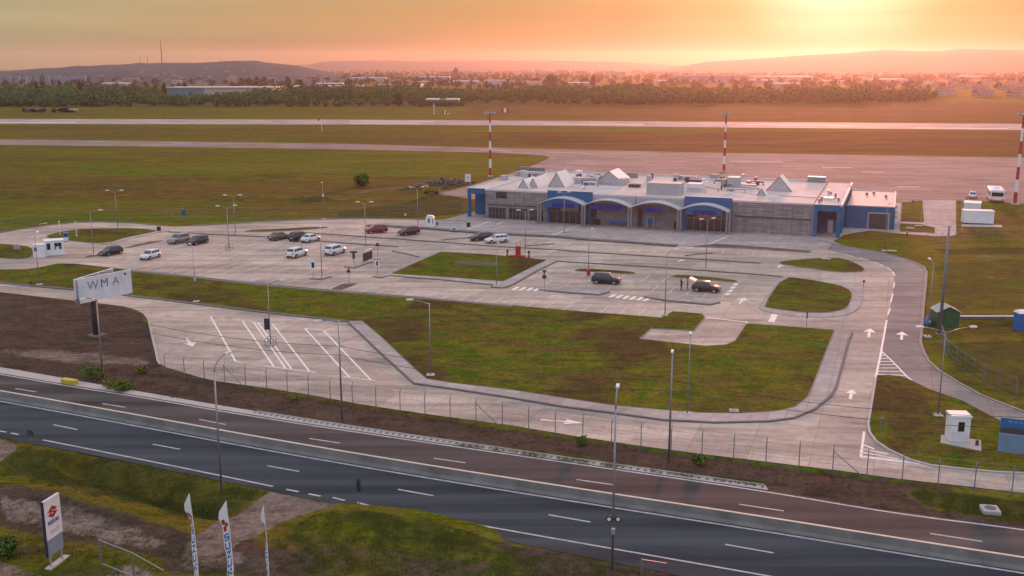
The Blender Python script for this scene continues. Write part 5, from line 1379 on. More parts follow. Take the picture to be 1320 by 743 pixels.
text_mesh('SUZUKI', .34, M['blue_deep'], 'lettering', tt, (wc,-.026,hT-1.62), (math.pi/2,0,0), .012, .004, (W1-W0)*.78/1.35)
for k, wv in ((0,.62),(1,.5)): MB().box(wc-wv*(W1-W0)/2,wc+wv*(W1-W0)/2,-.026,-.021,hT-2.22-k*.16,hT-2.18-k*.16).build('small_print', M['steel'], tt)

def feather(px_top, py_top, px_bot, py_bot, base_px, base_py, wid, label, tw):
    x, y = G(base_px, base_py); zt = height_at(base_px, base_py, py_top)
    d = ray(px_top, py_top); t = y/d[1]; xt = d[0]*t
    e = empty('feather_flag', (x,y,0), 0, label, 'flag', 'feather flags by the dealership gate')
    lean = xt-x; N = 18; pole = []; 
    for k in range(N+1):
        t = k/N; pole.append((lean*t+.10*math.sin(math.pi*t), 0.0, zt*t))
    MB().tube(pole, [.035-.022*k/N for k in range(N+1)], 6).build('pole', M['white'], e, True)
    MB().bbox((0,0,0), (.6,.6,.12), .05).build('base', M['dark'], e)
    vs = []
    i0 = 3
    for k in range(i0, N+1):
        t = (k-i0)/(N-i0); q_ = 1-t; w = wid*float(np.interp(q_, [0,.03,.10,.30,.55,.8,1.0], [.02,.45,1.0,.85,.62,.55,.5]))*(1+.12*math.sin(q_*19))
        fold = tw*math.sin(t*7.0)
        p = pole[k]
        vs += [(p[0]-.01, -.03, p[2]), (p[0]-w*math.cos(fold)-.01, -.03-w*math.sin(fold), p[2]-.55*w)]
    n = len(vs)//2
    m = MB(); m.add(vs, [(2*k,2*k+1,2*k+3,2*k+2) for k in range(n-1)])
    m.add([(a,b+.012,c) for a,b,c in vs], [(2*k+2,2*k+3,2*k+1,2*k) for k in range(n-1)])
    cl = m.build('cloth', M['white'], e, True)
    return e, pole, vs, N, i0, wid
def on_cloth(fl, t0, t1, s0, s1, m, name):
    e, pole, vs, N, i0, wid = fl; n = len(vs)//2
    def at(t, s):
        f = t*(n-1); k = min(int(f), n-2); r = f-k
        a = Vector(vs[2*k])*(1-s)+Vector(vs[2*k+1])*s; b = Vector(vs[2*k+2])*(1-s)+Vector(vs[2*k+3])*s
        return a*(1-r)+b*r
    q = MB(); K_ = 3
    g = [[at(t0+(t1-t0)*i/K_, s) + Vector((0,-.02,0)) for s in (s0,(s0+s1)/2,s1)] for i in range(K_+1)]
    q.add([p for r in g for p in r], [(i*3+j,i*3+j+1,i*3+j+4,i*3+j+3) for i in range(K_) for j in range(2)])
    return q.build(name, M[m], next(c for c in e.children if c.name.startswith('cloth')))
def flag_writing(fl, small=False):
    """emblem above a column of letters, drawn on the cloth in strokes"""
    def stroke(t0,t1,s0,s1,m): on_cloth(fl,t0,t1,s0,s1,m,'lettering' if m != 'red' else 'emblem')
    stroke(.745,.785,.12,.55,'red'); stroke(.775,.83,.45,.88,'red'); stroke(.70,.755,.40,.85,'red')
    T_ = .69
    letters = {'S':[(0,.2,0,1),(.4,.6,0,1),(.8,1,0,1),(.6,.8,0,.25),(.2,.4,.75,1)],'U':[(0,.2,0,1),(.2,1,0,.22),(.2,1,.78,1)],'Z':[(0,.2,0,1),(.8,1,0,1),(.2,.5,.15,.45),(.5,.8,.45,.8)],'K':[(0,1,0,.22),(.35,.6,.22,.6),(.6,1,.6,.95),(0,.35,.6,.95)],'I':[(0,1,.38,.62)]}
    for i, ch in enumerate('SUZUKI'):
        b = T_-.092*(i+1)
        for a0, a1, c0, c1 in letters[ch]: stroke(b+a0*.075, b+a1*.075, .10+(1-c1)*.78, .10+(1-c0)*.78, 'blue_head')
f1 = feather(244,636.5,254.6,743,258,786,.40,'leftmost of the three white feather flags by the gate',.9)
f2 = feather(291.4,646,299.5,743,303,790,.54,'widest white feather flag with blue lettering, between the other two',.35)
f3 = feather(339.6,653,344.5,743,347,786,.22,'thinnest white feather flag, seen nearly edge-on',1.25)
for f in (f1, f2, f3): flag_writing(f)
# steel gate
gp = [G(131,731), G(173,748), G(214,760)]
e = empty('steel_gate', (gp[0][0],gp[0][1],0), 0, 'grey tubular steel gate frame beside the totem sign', 'gate')
o0 = gp[0]; hG = height_at(131,731,696)
for p in gp[:2]: MB().tube([(p[0]-o0[0],p[1]-o0[1],0),(p[0]-o0[0],p[1]-o0[1],hG)], .07, 8).build('post', M['steel'], e)
g = MB(); 
for a, b, in ((gp[0],gp[1]),): 
    for z in (hG-.03, .25): g.tube([(a[0]-o0[0],a[1]-o0[1],z),(b[0]-o0[0],b[1]-o0[1],z)], .04, 6)
g.tube([(gp[1][0]-o0[0],gp[1][1]-o0[1],hG-.03),(gp[2][0]-o0[0]+.3,gp[2][1]-o0[1]-1.0,hG-.1)], .04, 6); g.tube([(gp[1][0]-o0[0],gp[1][1]-o0[1],.25),(gp[2][0]-o0[0]+.3,gp[2][1]-o0[1]-1.0,.25)], .04, 6)
g.build('rail', M['steel'], e)
# half-open barrier rail at the bottom right of the near verge
e0 = G(827,742); e = empty('drop_barrier', (e0[0],e0[1],0), 0, 'short grey post with a sloping rail at the near road edge', 'barrier')
MB().tube([(0,0,0),(0,0,1.15)], .06, 8).build('post', M['steel'], e); b_ = G(860,735); MB().tube([(0,0,1.1),(b_[0]-e0[0],b_[1]-e0[1]+.2,.35)], .035, 6).build('rail', M['steel_dark'], e)

# kiosk, info board, shed, bin, containers, bus at right
x, y = G(1236,572); e = empty('kiosk', (x,y,.14), D(-4), 'small white kiosk with one dark window on a pink concrete pad', 'kiosk')
MB().box(-.8,.8,-.1,1.3,.08,2.25).build('wall', M['white'], e); MB().box(-.86,.86,-.16,1.36,2.25,2.42).build('roof', M['white'], e); MB().box(-.22,.30,-.13,-.102,1.0,1.85).build('window', M['glass'], e)
MB().tube([(-.84,-.12,.1),(-.84,-.12,2.3)], .04, 6).build('drainpipe', M['white'], e); MB().box(-.7,.72,-.115,-.102,.2,.95).build('panel', M['white_dirty'], e)
tag(MB().prism(GL([(1213,563.8),(1212,573.5),(1264.8,584.2),(1264.2,570.5)]), .1, .22).build('kiosk_pad', M['pad']), 'pinkish concrete pad under the small white kiosk', 'pad')
x, y = G(1259,577); e = empty('pump_stub', (x,y,.22), 0, 'tiny dark stub on the right end of the kiosk pad', 'stub'); MB().lathe([(.14,0),(.14,.3),(.08,.4)], n=10).build('stem', M['rust'], e); MB().lathe([(.16,.4),(.16,.46)], n=10).build('cap', M['dark'], e)
x, y = G(1285,588); x2, y2 = G(1352,596); ang = math.atan2(y2-y,x2-x); e = empty('information_board', (x,y,.1), ang, 'large blue information board at the right edge of the triangular lawn', 'sign')
LB = math.hypot(x2-x,y2-y); hB = 3.3
for u in (.25, LB/2, LB-.25): MB().tube([(u,.15,0),(u,.15,hB)], .07, 8).build('post', M['steel_dark'], e)
MB().box(0,LB,0,.08,2.45,hB).build('header_panel', M['blue_head'], e); MB().box(.0,LB,-.02,.08,.35,1.95).build('main_panel', M['blue_board'], e)
MB().box(.05,LB-.05,.02,.06,1.96,2.44).build('dark_gap', M['dark'], e)
tl = MB()
for k in range(7): tl.box(.35,LB*(.55+.35*((k*37)%5)/5),-.028,-.021,1.72-k*.19,1.76-k*.19)
tl.build('faint_lines', M['steel'], e)
hl = MB()
for k in range(9): hl.box(.6+k*.42,.6+k*.42+.26,-.01,-.001,2.95,3.12-.04*(k%3))
hl.build('header_marks', M['blue_board'], e)
x, y = G(1221.5,423.5); e = empty('green_shed', (x,y,0), D(-3), 'small green metal shed with a pale pitched roof', 'shed')
MB().add if False else None
m = MB(); w, dp, hh, rz_ = 1.35, 2.4, 2.05, 2.75
m.add([(-w,0,0),(w,0,0),(w,0,hh),(0,0,rz_-.1),(-w,0,hh),(-w,dp,0),(w,dp,0),(w,dp,hh),(0,dp,rz_-.1),(-w,dp,hh)], [(0,1,2,3,4),(9,8,7,6,5),(1,6,7,2),(5,0,4,9)]); m.build('wall', M['green_shed'], e)
m = MB(); ov = .18
for s in (-1,1): m.add([(s*(w+ov),-ov,hh-.05),(s*(w+ov),dp+ov,hh-.05),(0,dp+ov,rz_),(0,-ov,rz_),(s*(w+ov),-ov,hh+.02),(s*(w+ov),dp+ov,hh+.02),(0,dp+ov,rz_+.07),(0,-ov,rz_+.07)], [(0,1,2,3),(7,6,5,4),(0,3,7,4),(1,5,6,2),(0,4,5,1)])
m.build('roof', M['pad'], e, False, True); MB().box(-.45,.45,-.03,-.002,0,1.9).build('door', M['green_shed'], e); MB().box(.28,.34,-.06,-.031,.9,1.05).build('handle', M['steel'], bpy.data.objects[[c.name for c in e.children if c.name.startswith('door')][0]])
x, y = G(1196,420); e = empty('recycling_bell', (x,y,0), 0, 'blue bell shaped recycling bin left of the green shed', 'bin')
MB().lathe([(.50,0),(.52,.4),(.42,.85),(.2,1.2),(.06,1.35)], n=18).build('bell', M['blue_bin'], e, True); MB().box(-.10,.10,-.50,-.44,.55,.75).build('slot', M['white'], e); MB().tube([(0,-.08,1.3),(0,-.06,1.48),(0,.06,1.48),(0,.08,1.3)], .025, 6).build('lifting_ring', M['steel'], e)
x, y = G(1318,427); e = empty('blue_cabin', (x,y,0), D(4), 'blue cabin with a white roof edge at the right border', 'cabin')
MB().box(-.55,1.0,0,1.3,0,2.2).build('wall', M['blue_bin'], e); m = MB(); m.add([(-.65,-.1,2.2),(1.1,-.1,2.2),(1.1,1.4,2.2),(-.65,1.4,2.2),(-.4,.3,2.5),(.9,.3,2.5),(.9,1.0,2.5),(-.4,1.0,2.5)], [(4,5,6,7),(0,1,5,4),(1,2,6,5),(2,3,7,6),(3,0,4,7),(3,2,1,0)]); m.build('roof', M['white'], e); MB().box(-.3,.5,-.03,-.002,.1,2.0).build('door', M['blue_head'], e)
a, b = G(1238,412), G(1311,412); e = empty('low_wall', (a[0],a[1],0), math.atan2(b[1]-a[1],b[0]-a[0]), 'low dark wall with a white top beside the green shed', 'wall'); LL = math.hypot(b[0]-a[0],b[1]-a[1])
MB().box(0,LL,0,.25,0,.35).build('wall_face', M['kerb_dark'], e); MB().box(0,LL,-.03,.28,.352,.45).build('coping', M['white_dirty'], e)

def container(px0, px1, py, h, dp, label, mtop='white'):
    x, y = G(px0,py); x1, y1 = G(px1,py+1.2); a = math.atan2(y1-y,x1-x); L = math.hypot(x1-x,y1-y)
    e = empty('site_container', (x,y,.06), a, label, 'container', 'white containers by the apron')
    b = MB().box(0,L,0,dp,.18,h); k = .1
    while k < L-.2: b.box(k,k+.10,-.035,-.001,.25,h-.12); k += .38
    b.build('wall', M['white'], e); MB().box(-.06,L+.06,-.06,dp+.06,h,h+.12).build('roof', M['white'], e)
    MB().box(.1,L*.7,.05,dp-.1,0,.18).build('skid', M['black'], e); MB().box(L*.42,L*.42+.04,-.05,-.036,h*.45,h*.55).build('door_handle', M['steel_dark'], e)
container(1241.5,1280.5,289,2.65,2.6,'front white container on a pale pad')
container(1241.5,1263.5,274.5,2.1,4.5,'shorter white container behind the front one')
tag(MB().prism(GL([(1233,289.5),(1291,290.5),(1292,293.5),(1233,292)]), 0, .06).build('container_pad', M['pad']), 'pale concrete pad under the white containers', 'pad')
# apron bus
x, y = G(1285,261.5); e = empty('apron_bus', (x,y,.03), D(-20), 'boxy white apron bus seen from its dark windowed end', 'bus')
BW, BL, BH = 1.6, 9.5, 3.0
m = MB(); m.bbox((0,BL/2,.45), (BW*2,BL,BH-.45), .18); m.build('body', M['white'], e)
MB().box(-BW+.3,BW-.3,-.03,-.003,1.45,2.4).build('windscreen', M['glass'], e)
for s in (-1,1):
    for k in range(4): MB().box(s*(BW+.003) if s > 0 else s*(BW+.03), s*(BW+.03) if s > 0 else s*(BW+.003), .6+k*2.2,2.5+k*2.2,1.4,2.4).build('side_window', M['glass'], e)
    for v in (1.6,7.6):
        w_ = MB().disc_x((s*(BW-.12),v,.45), .45, .28, 16, 'x').build('wheel', M['tyre'], e); MB().disc_x((s*(BW-.11),v,.45), .26, .29, 12, 'x').build('rim', M['rim'], w_)
    MB().bbox((s*(BW+.22),.15,1.9), (.2,.14,.45), .04).build('mirror', M['dark'], e); MB().bbox((s*(BW-.4),-.02,.62), (.35,.06,.2), .02).build('light', M['tail'], e)
MB().box(-BW+.05,BW-.05,-.06,-.004,.32,.55).build('bumper', M['red'], e)
MB().bbox((0,5,BH), (1.4,2.0,.25), .08).build('roof_unit', M['white'], e)
car('hatch',(.50,.52,.56),(1257,252),(1256.5,259.5),'small silver car parked beside the apron bus','silver car paint')
# small posts and markers
for px, by, ty, lb, mm in ((1177,262,257.6,'tiny red marker post by the grass plot','red'),(1169,305,299,'small red hydrant by the service road','red'),(1246,258,253.6,'tiny red marker beside the silver car','red')):
    x, y = G(px,by); h = height_at(px,by,ty); e = empty('marker_post', (x,y,.05), 0, lb, 'post'); MB().lathe([(.14,0),(.12,h*.7),(.12,h*.75)], n=10).build('stem', M['rust'], e); MB().lathe([(.18,h*.75),(.18,h*.95),(.05,h)], n=10).build('cap', M[mm], e)
x, y = G(603.2,247); e = empty('airside_board', (x,y,0), 0, 'white square board on two legs left of the terminal', 'sign'); h = height_at(603.2,247,224.5)
for u in (-.5,.5): MB().tube([(u,.05,0),(u,.05,h)], .06, 6).build('leg', M['steel'], e)
MB().box(-.72,.72,-.02,.04,h-2.0,h).build('panel', M['white'], e); MB().box(-.12,.12,-.035,-.021,h-1.5,h-.6).build('mark', M['steel'], e)
# yellow block, manholes, dumper, rubble
x, y = G(90,495); e = tag(MB().bbox((0,0,0), (1.9,.6,.5), .08).build('yellow_block', M['yellow']), 'yellow concrete block at the far road edge below the billboard', 'block'); e.location = (x,y,.03); e.rotation_euler = (0,0,ROADROT)
for i, (px, py, s, lb) in enumerate(((1276,660,1.25,'square concrete manhole with a dark opening on the right verge'),(946,531,.9,'pale square manhole cover on the front lawn'))):
    x, y = G(px,py); e = empty('manhole', (x,y,.0), D(-10), lb, 'manhole'); MB().bbox((0,0,0),(s,s,.32 if i == 0 else .18),.05).build('slab', M['pad'], e); MB().disc_x((0,0,0),.01,.01) ; MB().lathe([(s*.32,.321 if i == 0 else .181),(s*.32,.34 if i == 0 else .20)], n=16).build('cover', M['dark_concrete' if i == 0 else 'kerb'], e)
for px, py, lb in ((1173,295.4,'left pale cover slab in the small grass plot'),(1184,292.2,'right pale cover slab in the small grass plot'),(1150,324.6,'pale cover slab in the grass before the annex'),(1065,335,'pale cover slab on the teardrop island')):
    x, y = G(px,py); e = tag(MB().bbox((0,0,0),(1.5,.9,.18),.05).build('cover_slab', M['pad']), lb, 'slab'); e.location = (x,y,.06); e.rotation_euler = (0,0,-AZ)
x, y = G(557,250); e = empty('dump_truck', (x,y,0), D(170), 'yellow dump truck body beside the rubble heap', 'truck')
m = MB(); m.add([(-2.2,-1,.9),(1.2,-1,.9),(1.2,1,.9),(-2.2,1,.9),(-2.6,-1.15,2.0),(1.3,-1.15,2.0),(1.3,1.15,2.0),(-2.6,1.15,2.0)], [(3,2,1,0),(0,1,5,4),(1,2,6,5),(2,3,7,6),(3,0,4,7)]); m.build('tipper', M['ochre'], e); e.scale = (.85,.85,.85)
MB().bbox((2.0,0,.6),(1.3,2.0,1.9),.12).build('cab', M['ochre'], e); MB().box(2.652,2.68,-.8,.8,1.5,2.2).build('windscreen', M['glass'], e); MB().box(-2.2,2.5,-.5,.5,.5,.88).build('chassis', M['dark'], e)
for sx in (-1.5,1.8):
    for sy in (-1,1): MB().disc_x((sx,sy*.9,.45), .45, .3, 14).build('wheel', M['tyre'], e)
def heap(pxs, label):
    vs = []
    for (px, py, r, h) in pxs:
        x, y = G(px,py)
        for k in range(130):
            a = RNG.uniform(0,6.28); q = r*math.sqrt(RNG.uniform(0,1)); z = h*(1-(q/r)**1.5)*RNG.uniform(.35,1); s = RNG.uniform(.25,.7)
            c = Vector((x+q*math.cos(a)*1.6, y+q*math.sin(a), z))
            d = [Vector(RNG.normal(0,1,3)).normalized()*s for _ in range(4)]
            for t in ((0,1,2),(0,2,3),(0,3,1),(1,3,2)): vs += [c+d[i] for i in t]
    o = np_mesh('rubble_heap', np.array([tuple(v) for v in vs]), 3, M['earth_pale']); tag(o, label, 'rubble heap')
heap([(552,243,4,1.6),(566,240,4,2.2),(578,238,4,1.8),(590,237,3.5,1.4)], 'grey heap of broken rubble behind the dump truck')
# far airfield furniture
x, y = G(415,170); e = empty('windsock', (x,y,0), 0, 'thin windsock pole beside the runway', 'windsock'); MB().tube([(0,0,0),(0,0,7.6)], .14, 6).build('pole', M['white'], e); m = MB(); m.tube([(0,0,7.4),(-1.2,0,6.6),(-1.6,0,5.2)], [.5,.4,.25], 8, False); m.build('sock', M['mast_red'], e)
x, y = G(651,146); e = empty('runway_marker', (x,y,0), 0, 'large red and white marker board beyond the runway', 'marker'); MB().box(-2.6,-.9,0,.2,.4,3.2).box(.9,2.6,0,.2,.4,3.2).build('red_panel', M['mast_red'], e); MB().box(-.9,.9,0,.2,.4,3.2).build('white_panel', M['white'], e); MB().box(-2.2,-2,.2,.4,0,.6).box(2,2.2,.2,.4,0,.6).build('leg', M['steel'], e)
x, y = G(574,149); e = empty('runway_marker', (x,y,0), 0, 'small red and white marker trailer beyond the runway', 'marker'); MB().box(-1.8,-.6,0,.2,.5,2.6).box(.2,1.2,0,.2,.5,2.6).build('red_panel', M['mast_red'], e); MB().box(-.6,.2,0,.2,.5,3.4).box(1.2,2.6,0,.2,.8,1.4).build('white_panel', M['white'], e); MB().box(-1.5,-1.3,.2,.4,0,.6).box(1,1.2,.2,.4,0,.6).build('leg', M['steel'], e)
x, y = G(559.5,148); e = empty('antenna_mast', (x,y,0), 0, 'thin white antenna mast beyond the runway', 'antenna'); MB().tube([(0,0,0),(0,0,7.5)], .18, 6).build('shaft', M['white'], e); MB().box(-.8,.8,-.1,.1,5.4,5.9).build('crossbar', M['white'], e)

# ------------------------------------------------------------------ bushes, tufts, woods
def leaf_cloud(c, r, n, size, flat=1.0, rng=RNG, shell=.55):
    d = rng.normal(0,1,(n,3)); d /= np.linalg.norm(d,axis=1)[:,None]
    q = (shell+(1-shell)*rng.random(n))[:,None]*d
    q *= (1+.22*np.sin(d[:,0:1]*5+d[:,2:3]*7+c[0]))
    p = np.array(c)+q*np.array(r)
    u = rng.normal(0,1,(n,3)); u /= np.linalg.norm(u,axis=1)[:,None]
    v = np.cross(u, d+rng.normal(0,.5,(n,3))); v /= np.linalg.norm(v,axis=1)[:,None]+1e-6
    s = size*rng.uniform(.6,1.3,(n,1))
    return np.stack([p-u*s-v*s*.6, p+u*s-v*s*.6, p+u*s*.7+v*s*.6, p-u*s*.7+v*s*.6], 1).reshape(-1,3)
def bush(px, py, w, h, label, m='leaf', n=420, size=.10, name='bush', cat='bush', group=None):
    x, y = G(px,py); e = empty(name, (x,y,float(hz(np.array([x]),np.array([y]))[0])), 0, label, cat, group)
    vs = []
    for k in range(5):
        a = RNG.uniform(0,6.28); vs.append(leaf_cloud((math.cos(a)*w*.18, math.sin(a)*w*.18, h*(.42+.1*RNG.uniform(-1,1))), (w*.38,w*.38,h*.46), n//5, size))
    np_mesh('foliage', np.concatenate(vs), 4, M[m], e); MB().tube([(0,0,-.1),(0,0,h*.4),(.05,.03,h*.7)], [.06*w,.045*w,.02*w], 6).build('stem', M['trunk'], e)
bush(119,488,2.9,1.5,'dark green bush beside the highway lamp under the billboard')
bush(146,500,2.6,1.1,'yellow green bush spreading at the far road edge','leaf_yellow')
bush(160,504,2.2,.9,'low green scrub right of the yellow green bush')
bush(183,481,1.3,.9,'small round yellow bush on the brown verge','leaf_yellow',260)
bush(749,575,1.1,1.0,'small green bush on the verge near the middle of the fence','leaf',260)
bush(902.5,597,1.4,.8,'low green bush right of the drain channel lamp','leaf',260)
bush(380.5,517,.9,.6,'little bright bush on the verge below the bus bays','leaf_yellow',180)
bush(12,720,1.5,1.8,'round clipped dark bush at the left border','leaf',1500,.075)
bush(466.5,240,3.8,3.8,'lone round bush in the airfield grass','leaf',700,.28)
bush(655,600,.01,.01,'', 'leaf', 10) if False else None

def tufts(name, polys, n, hmin, hmax, m, label, w=.035):
    P_ = []
    for px, cnt in polys:
        wp = np.array(GL(px)); lo, hi = wp.min(0), wp.max(0); got = 0
        xs = np.array([p[0] for p in px]); ysq = np.array([p[1] for p in px])
        while got < cnt:
            a = RNG.uniform(xs.min(), xs.max(), cnt*2); b = RNG.uniform(ysq.min(), ysq.max(), cnt*2)
            k = in_poly(a, b, px); a, b = a[k][:cnt-got], b[k][:cnt-got]
            cl = np.array([mnoise.noise((u*.05, v*.05, 3.1)) for u, v in zip(a, b)]); kk = cl > RNG.uniform(-.35,.35,len(a)); a, b = a[kk], b[kk]
            g = np.array([G(u, v) for u, v in zip(a, b)]); 
            if len(g): P_.append(g); got += len(g)
    p = np.concatenate(P_); z = hz(p[:,0], p[:,1]); N = len(p); out = []
    for k in range(5):
        a = RNG.uniform(0,6.28,N); h = RNG.uniform(hmin,hmax,N); ox = RNG.normal(0,.10,N); oy = RNG.normal(0,.10,N); l = RNG.uniform(.1,.6,N)*h
        b0 = np.stack([p[:,0]+ox-np.sin(a)*w, p[:,1]+oy+np.cos(a)*w, z], 1); b1 = np.stack([p[:,0]+ox+np.sin(a)*w, p[:,1]+oy-np.cos(a)*w, z], 1)
        t = np.stack([p[:,0]+ox+np.cos(a)*l, p[:,1]+oy+np.sin(a)*l, z+h], 1); out.append(np.stack([b0,b1,t],1))
    o = np_mesh(name, np.concatenate(out).reshape(-1,3), 3, M[m]); tag(o, label, 'grass', kind='stuff')
tufts('grass', [([(0,597),(28,576),(120,588),(230,606),(345,636),(300,658),(240,668),(120,645),(0,615)],3500),([(400,666),(470,662),(570,680),(690,714),(860,743),(400,743),(350,700)],4500),([(0,690),(60,700),(200,735),(200,743),(0,743)],500),([(560,570),(700,583),(860,608),(985,622),(985,628),(700,592)],1600),([(1170,630),(1320,646),(1320,676),(1200,655)],1300),([(0,630),(240,690),(330,743),(240,743),(0,690)],900)], 0, .05,.17, 'blade', 'tufts of rough grass on both highway verges', .022)
tufts('dry_weeds', [([(200,480),(340,506),(660,556),(990,604),(1144,622),(1144,655),(990,628),(660,580),(330,532),(120,498)],1300),([(0,470),(200,478),(200,500),(0,472)],250)], 0, .06,.18, 'blade_dry', 'dry brown weeds on the bare verge', .02)

def woods(name, n, area, hr, leaf, per, m, label, trunk=False, rng=np.random.default_rng(3)):
    """one far-off mass of trees; area = list of (px polygon, count)"""
    out = []
    for px, cnt in area:
        wp = GL(px); xs = [p[0] for p in wp]; ys_ = [p[1] for p in wp]; got = 0
        while got < cnt:
            x = rng.uniform(min(xs), max(xs), cnt*2); y = rng.uniform(min(ys_), max(ys_), cnt*2)
            k = in_poly(x, y, wp); x, y = x[k][:cnt-got], y[k][:cnt-got]
            for a, b in zip(x, y):
                dens = mnoise.noise((a*.006, b*.006, 1.7))
                if dens < -.28 and rng.random() < .7: got += 1; continue
                h = rng.uniform(*hr)*(.55+max(0.0,min(1.0,.5+1.1*mnoise.noise((a*.012,b*.012,0.0))))*.85); r = h*rng.uniform(.38,.75)
                out.append(leaf_cloud((a,b,h*.56), (r,r,h*.5), per, leaf, rng=rng, shell=.45)); got += 1
    o = np_mesh(name, np.concatenate(out), 4, M[m]); tag(o, label, 'woodland', kind='stuff'); return o
woods('woodland', 0, [([(-150,138),(0,138),(205,138),(205,121),(-150,121)],900),([(205,138),(365,137.5),(365,129.5),(205,129.5)],260),([(365,137.5),(430,137.4),(520,136),(545,132),(600,134),(760,134.5),(900,133.5),(1110,132.5),(1195,130),(1210,127),(1190,122.5),(900,119.5),(600,119.5),(430,120),(365,121)],1850),([(-150,139),(0,139),(430,138.2),(520,137),(600,136),(760,136),(900,134.5),(1110,133.5),(1200,131),(1200,128),(900,130),(430,132),(-150,133)],700)], (3.6,10.0), .9, 95, 'wood', 'band of green woodland beyond the runway')
woods('distant_trees', 0, [([(-200,120),(1200,119),(1400,117),(1400,100),(900,99),(-200,100)],1500),([(-200,100),(1400,100),(1400,93),(-200,94)],1100)], (6,11), 2.3, 26, 'wood_far', 'scattered trees among the distant town')
tufts2 = None
for px, by, ty, w, lb, m in ((78,124,106,2.6,'tall dark cypress above the left woods','wood_dark'),(104,126,107,2.6,'slender dark poplar right of the tall cypress','wood_dark'),(56,124,108.5,2.8,'dark narrow tree left of the tall cypress','wood_dark'),(48,124,108,3.0,'dark narrow tree leftmost above the woods','wood_dark'),(212,124,109,3.0,'dark fir at the left end of the teal warehouse','wood_dark'),(239,123,108,2.8,'dark fir in front of the teal warehouse','wood_dark'),(374,125,110,3.6,'pale green poplar right of the warehouse','wood'),(371,112,100,3.4,'broad tree high on the right of the warehouse','wood_dark'),(321,110,101,4.0,'dark tree behind the warehouse roof, left','wood_dark'),(331,110,100,2.2,'dark thin tree behind the warehouse roof, middle','wood_dark'),(341,110,101,4.0,'dark tree behind the warehouse roof, right','wood_dark'),(388,114,104,2.2,'dark thin tree far right of the warehouse','wood_dark'),(514,137,122,4.6,'very dark round tree at the edge of the woods','wood_dark'),(764,113,98.5,2.8,'lone dark poplar above the middle woods','wood_dark'),(710,116,97,10,'large pale bare crown above the middle woods','wood_far'),(1116,121,109,3.6,'reddish poplar above the right woods','wood')):
    x, y = G(px,by); h = height_at(px,by,ty)
    e = empty('tree', (x,y,0), 0, lb, 'tree', 'trees standing out of the woods'); k = y/900.0
    np_mesh('crown', np.concatenate([leaf_cloud((0,0,h*f), (w*k*.85*s_,w*k*.85*s_,h*.26), 170, .65*k) for f, s_ in ((.28,1.0),(.48,.95),(.68,.75),(.84,.45))]), 4, M[m], e)
    MB().tube([(0,0,-.2),(0,0,h*.5),(0,0,h*.8)], [.3*k,.2*k,.08*k], 6).build('trunk', M['trunk'], e)

woods('hedge', 0, [([(540,138),(604,138),(604,136.6),(540,136.6)],80)], (3.2,5.2), .7, 60, 'wood', 'low dark green hedge in front of the low white roofed building')
woods('field_scrub', 0, [([(30,145.6),(98,145.6),(98,143.5),(30,143.5)],22)], (1.6,3.0), .6, 40, 'wood_dark', 'low dark scrub round the two small huts beyond the runway')
# ------------------------------------------------------------------ hills
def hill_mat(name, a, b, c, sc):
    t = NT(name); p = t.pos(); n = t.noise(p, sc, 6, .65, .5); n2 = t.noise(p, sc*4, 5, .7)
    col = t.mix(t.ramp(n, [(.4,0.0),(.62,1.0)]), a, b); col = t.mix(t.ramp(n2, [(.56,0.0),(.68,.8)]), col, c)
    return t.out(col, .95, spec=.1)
def hills(name, sil, dist, depth, m, label, rough=3.0, base=0.0):
    """ridge: heights from the surveyed skyline, a foot before it and a fall behind it"""
    xs = np.linspace(sil[0][0], sil[-1][0], 260); yv = np.interp(xs, [s[0] for s in sil], [s[1] for s in sil])
    rows = np.linspace(-1, 1, 26); vs = []
    for r in rows:
        for px, py in zip(xs, yv):
            d = ray(px, py); t = dist/d[1]; hgt = max(0.0, H+d[2]*t); 
            k = (1-abs(r)**1.4) ; k = max(k, 0)**1.1
            Y = dist+r*depth; X = d[0]*t*Y/dist
            z = hgt*k+rough*mnoise.noise((X*.004,Y*.004,0))*k*(1-k)*2.5+rough*.35*mnoise.noise((X*.02,Y*.02,2))*k
            vs.append((X, Y, z-.5*(1-k)))
    n = len(xs); m_ = MB(); m_.add(vs, [(i*n+j,i*n+j+1,(i+1)*n+j+1,(i+1)*n+j) for i in range(len(rows)-1) for j in range(n-1)])
    o = m_.build(name, m, None, True); tag(o, label, 'hill', kind='structure'); return o
hillL = [(-260,97),(-100,95),(0,92.7),(60,88.6),(90,86),(167,82.7),(233,80.7),(283,80),(313,78.3),(330,78.3),(353,82),(383,85),(400,89),(440,96.5),(470,99)]
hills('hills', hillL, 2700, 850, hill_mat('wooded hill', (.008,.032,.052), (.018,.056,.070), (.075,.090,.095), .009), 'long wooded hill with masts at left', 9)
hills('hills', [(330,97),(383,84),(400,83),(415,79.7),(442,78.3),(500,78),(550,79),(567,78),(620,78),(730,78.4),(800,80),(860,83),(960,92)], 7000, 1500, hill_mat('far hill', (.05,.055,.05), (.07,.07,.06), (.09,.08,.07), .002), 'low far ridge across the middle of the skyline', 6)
hills('hills', [(860,88),(910,80),(980,75.5),(1040,71),(1089,68.7),(1139,64),(1178,65.7),(1213,65.7),(1237,62.8),(1320,63.8),(1420,66),(1600,75)], 5600, 1500, hill_mat('right hill', (.05,.05,.045), (.08,.07,.06), (.10,.08,.07), .002), 'pale hazy range of hills at right', 6)
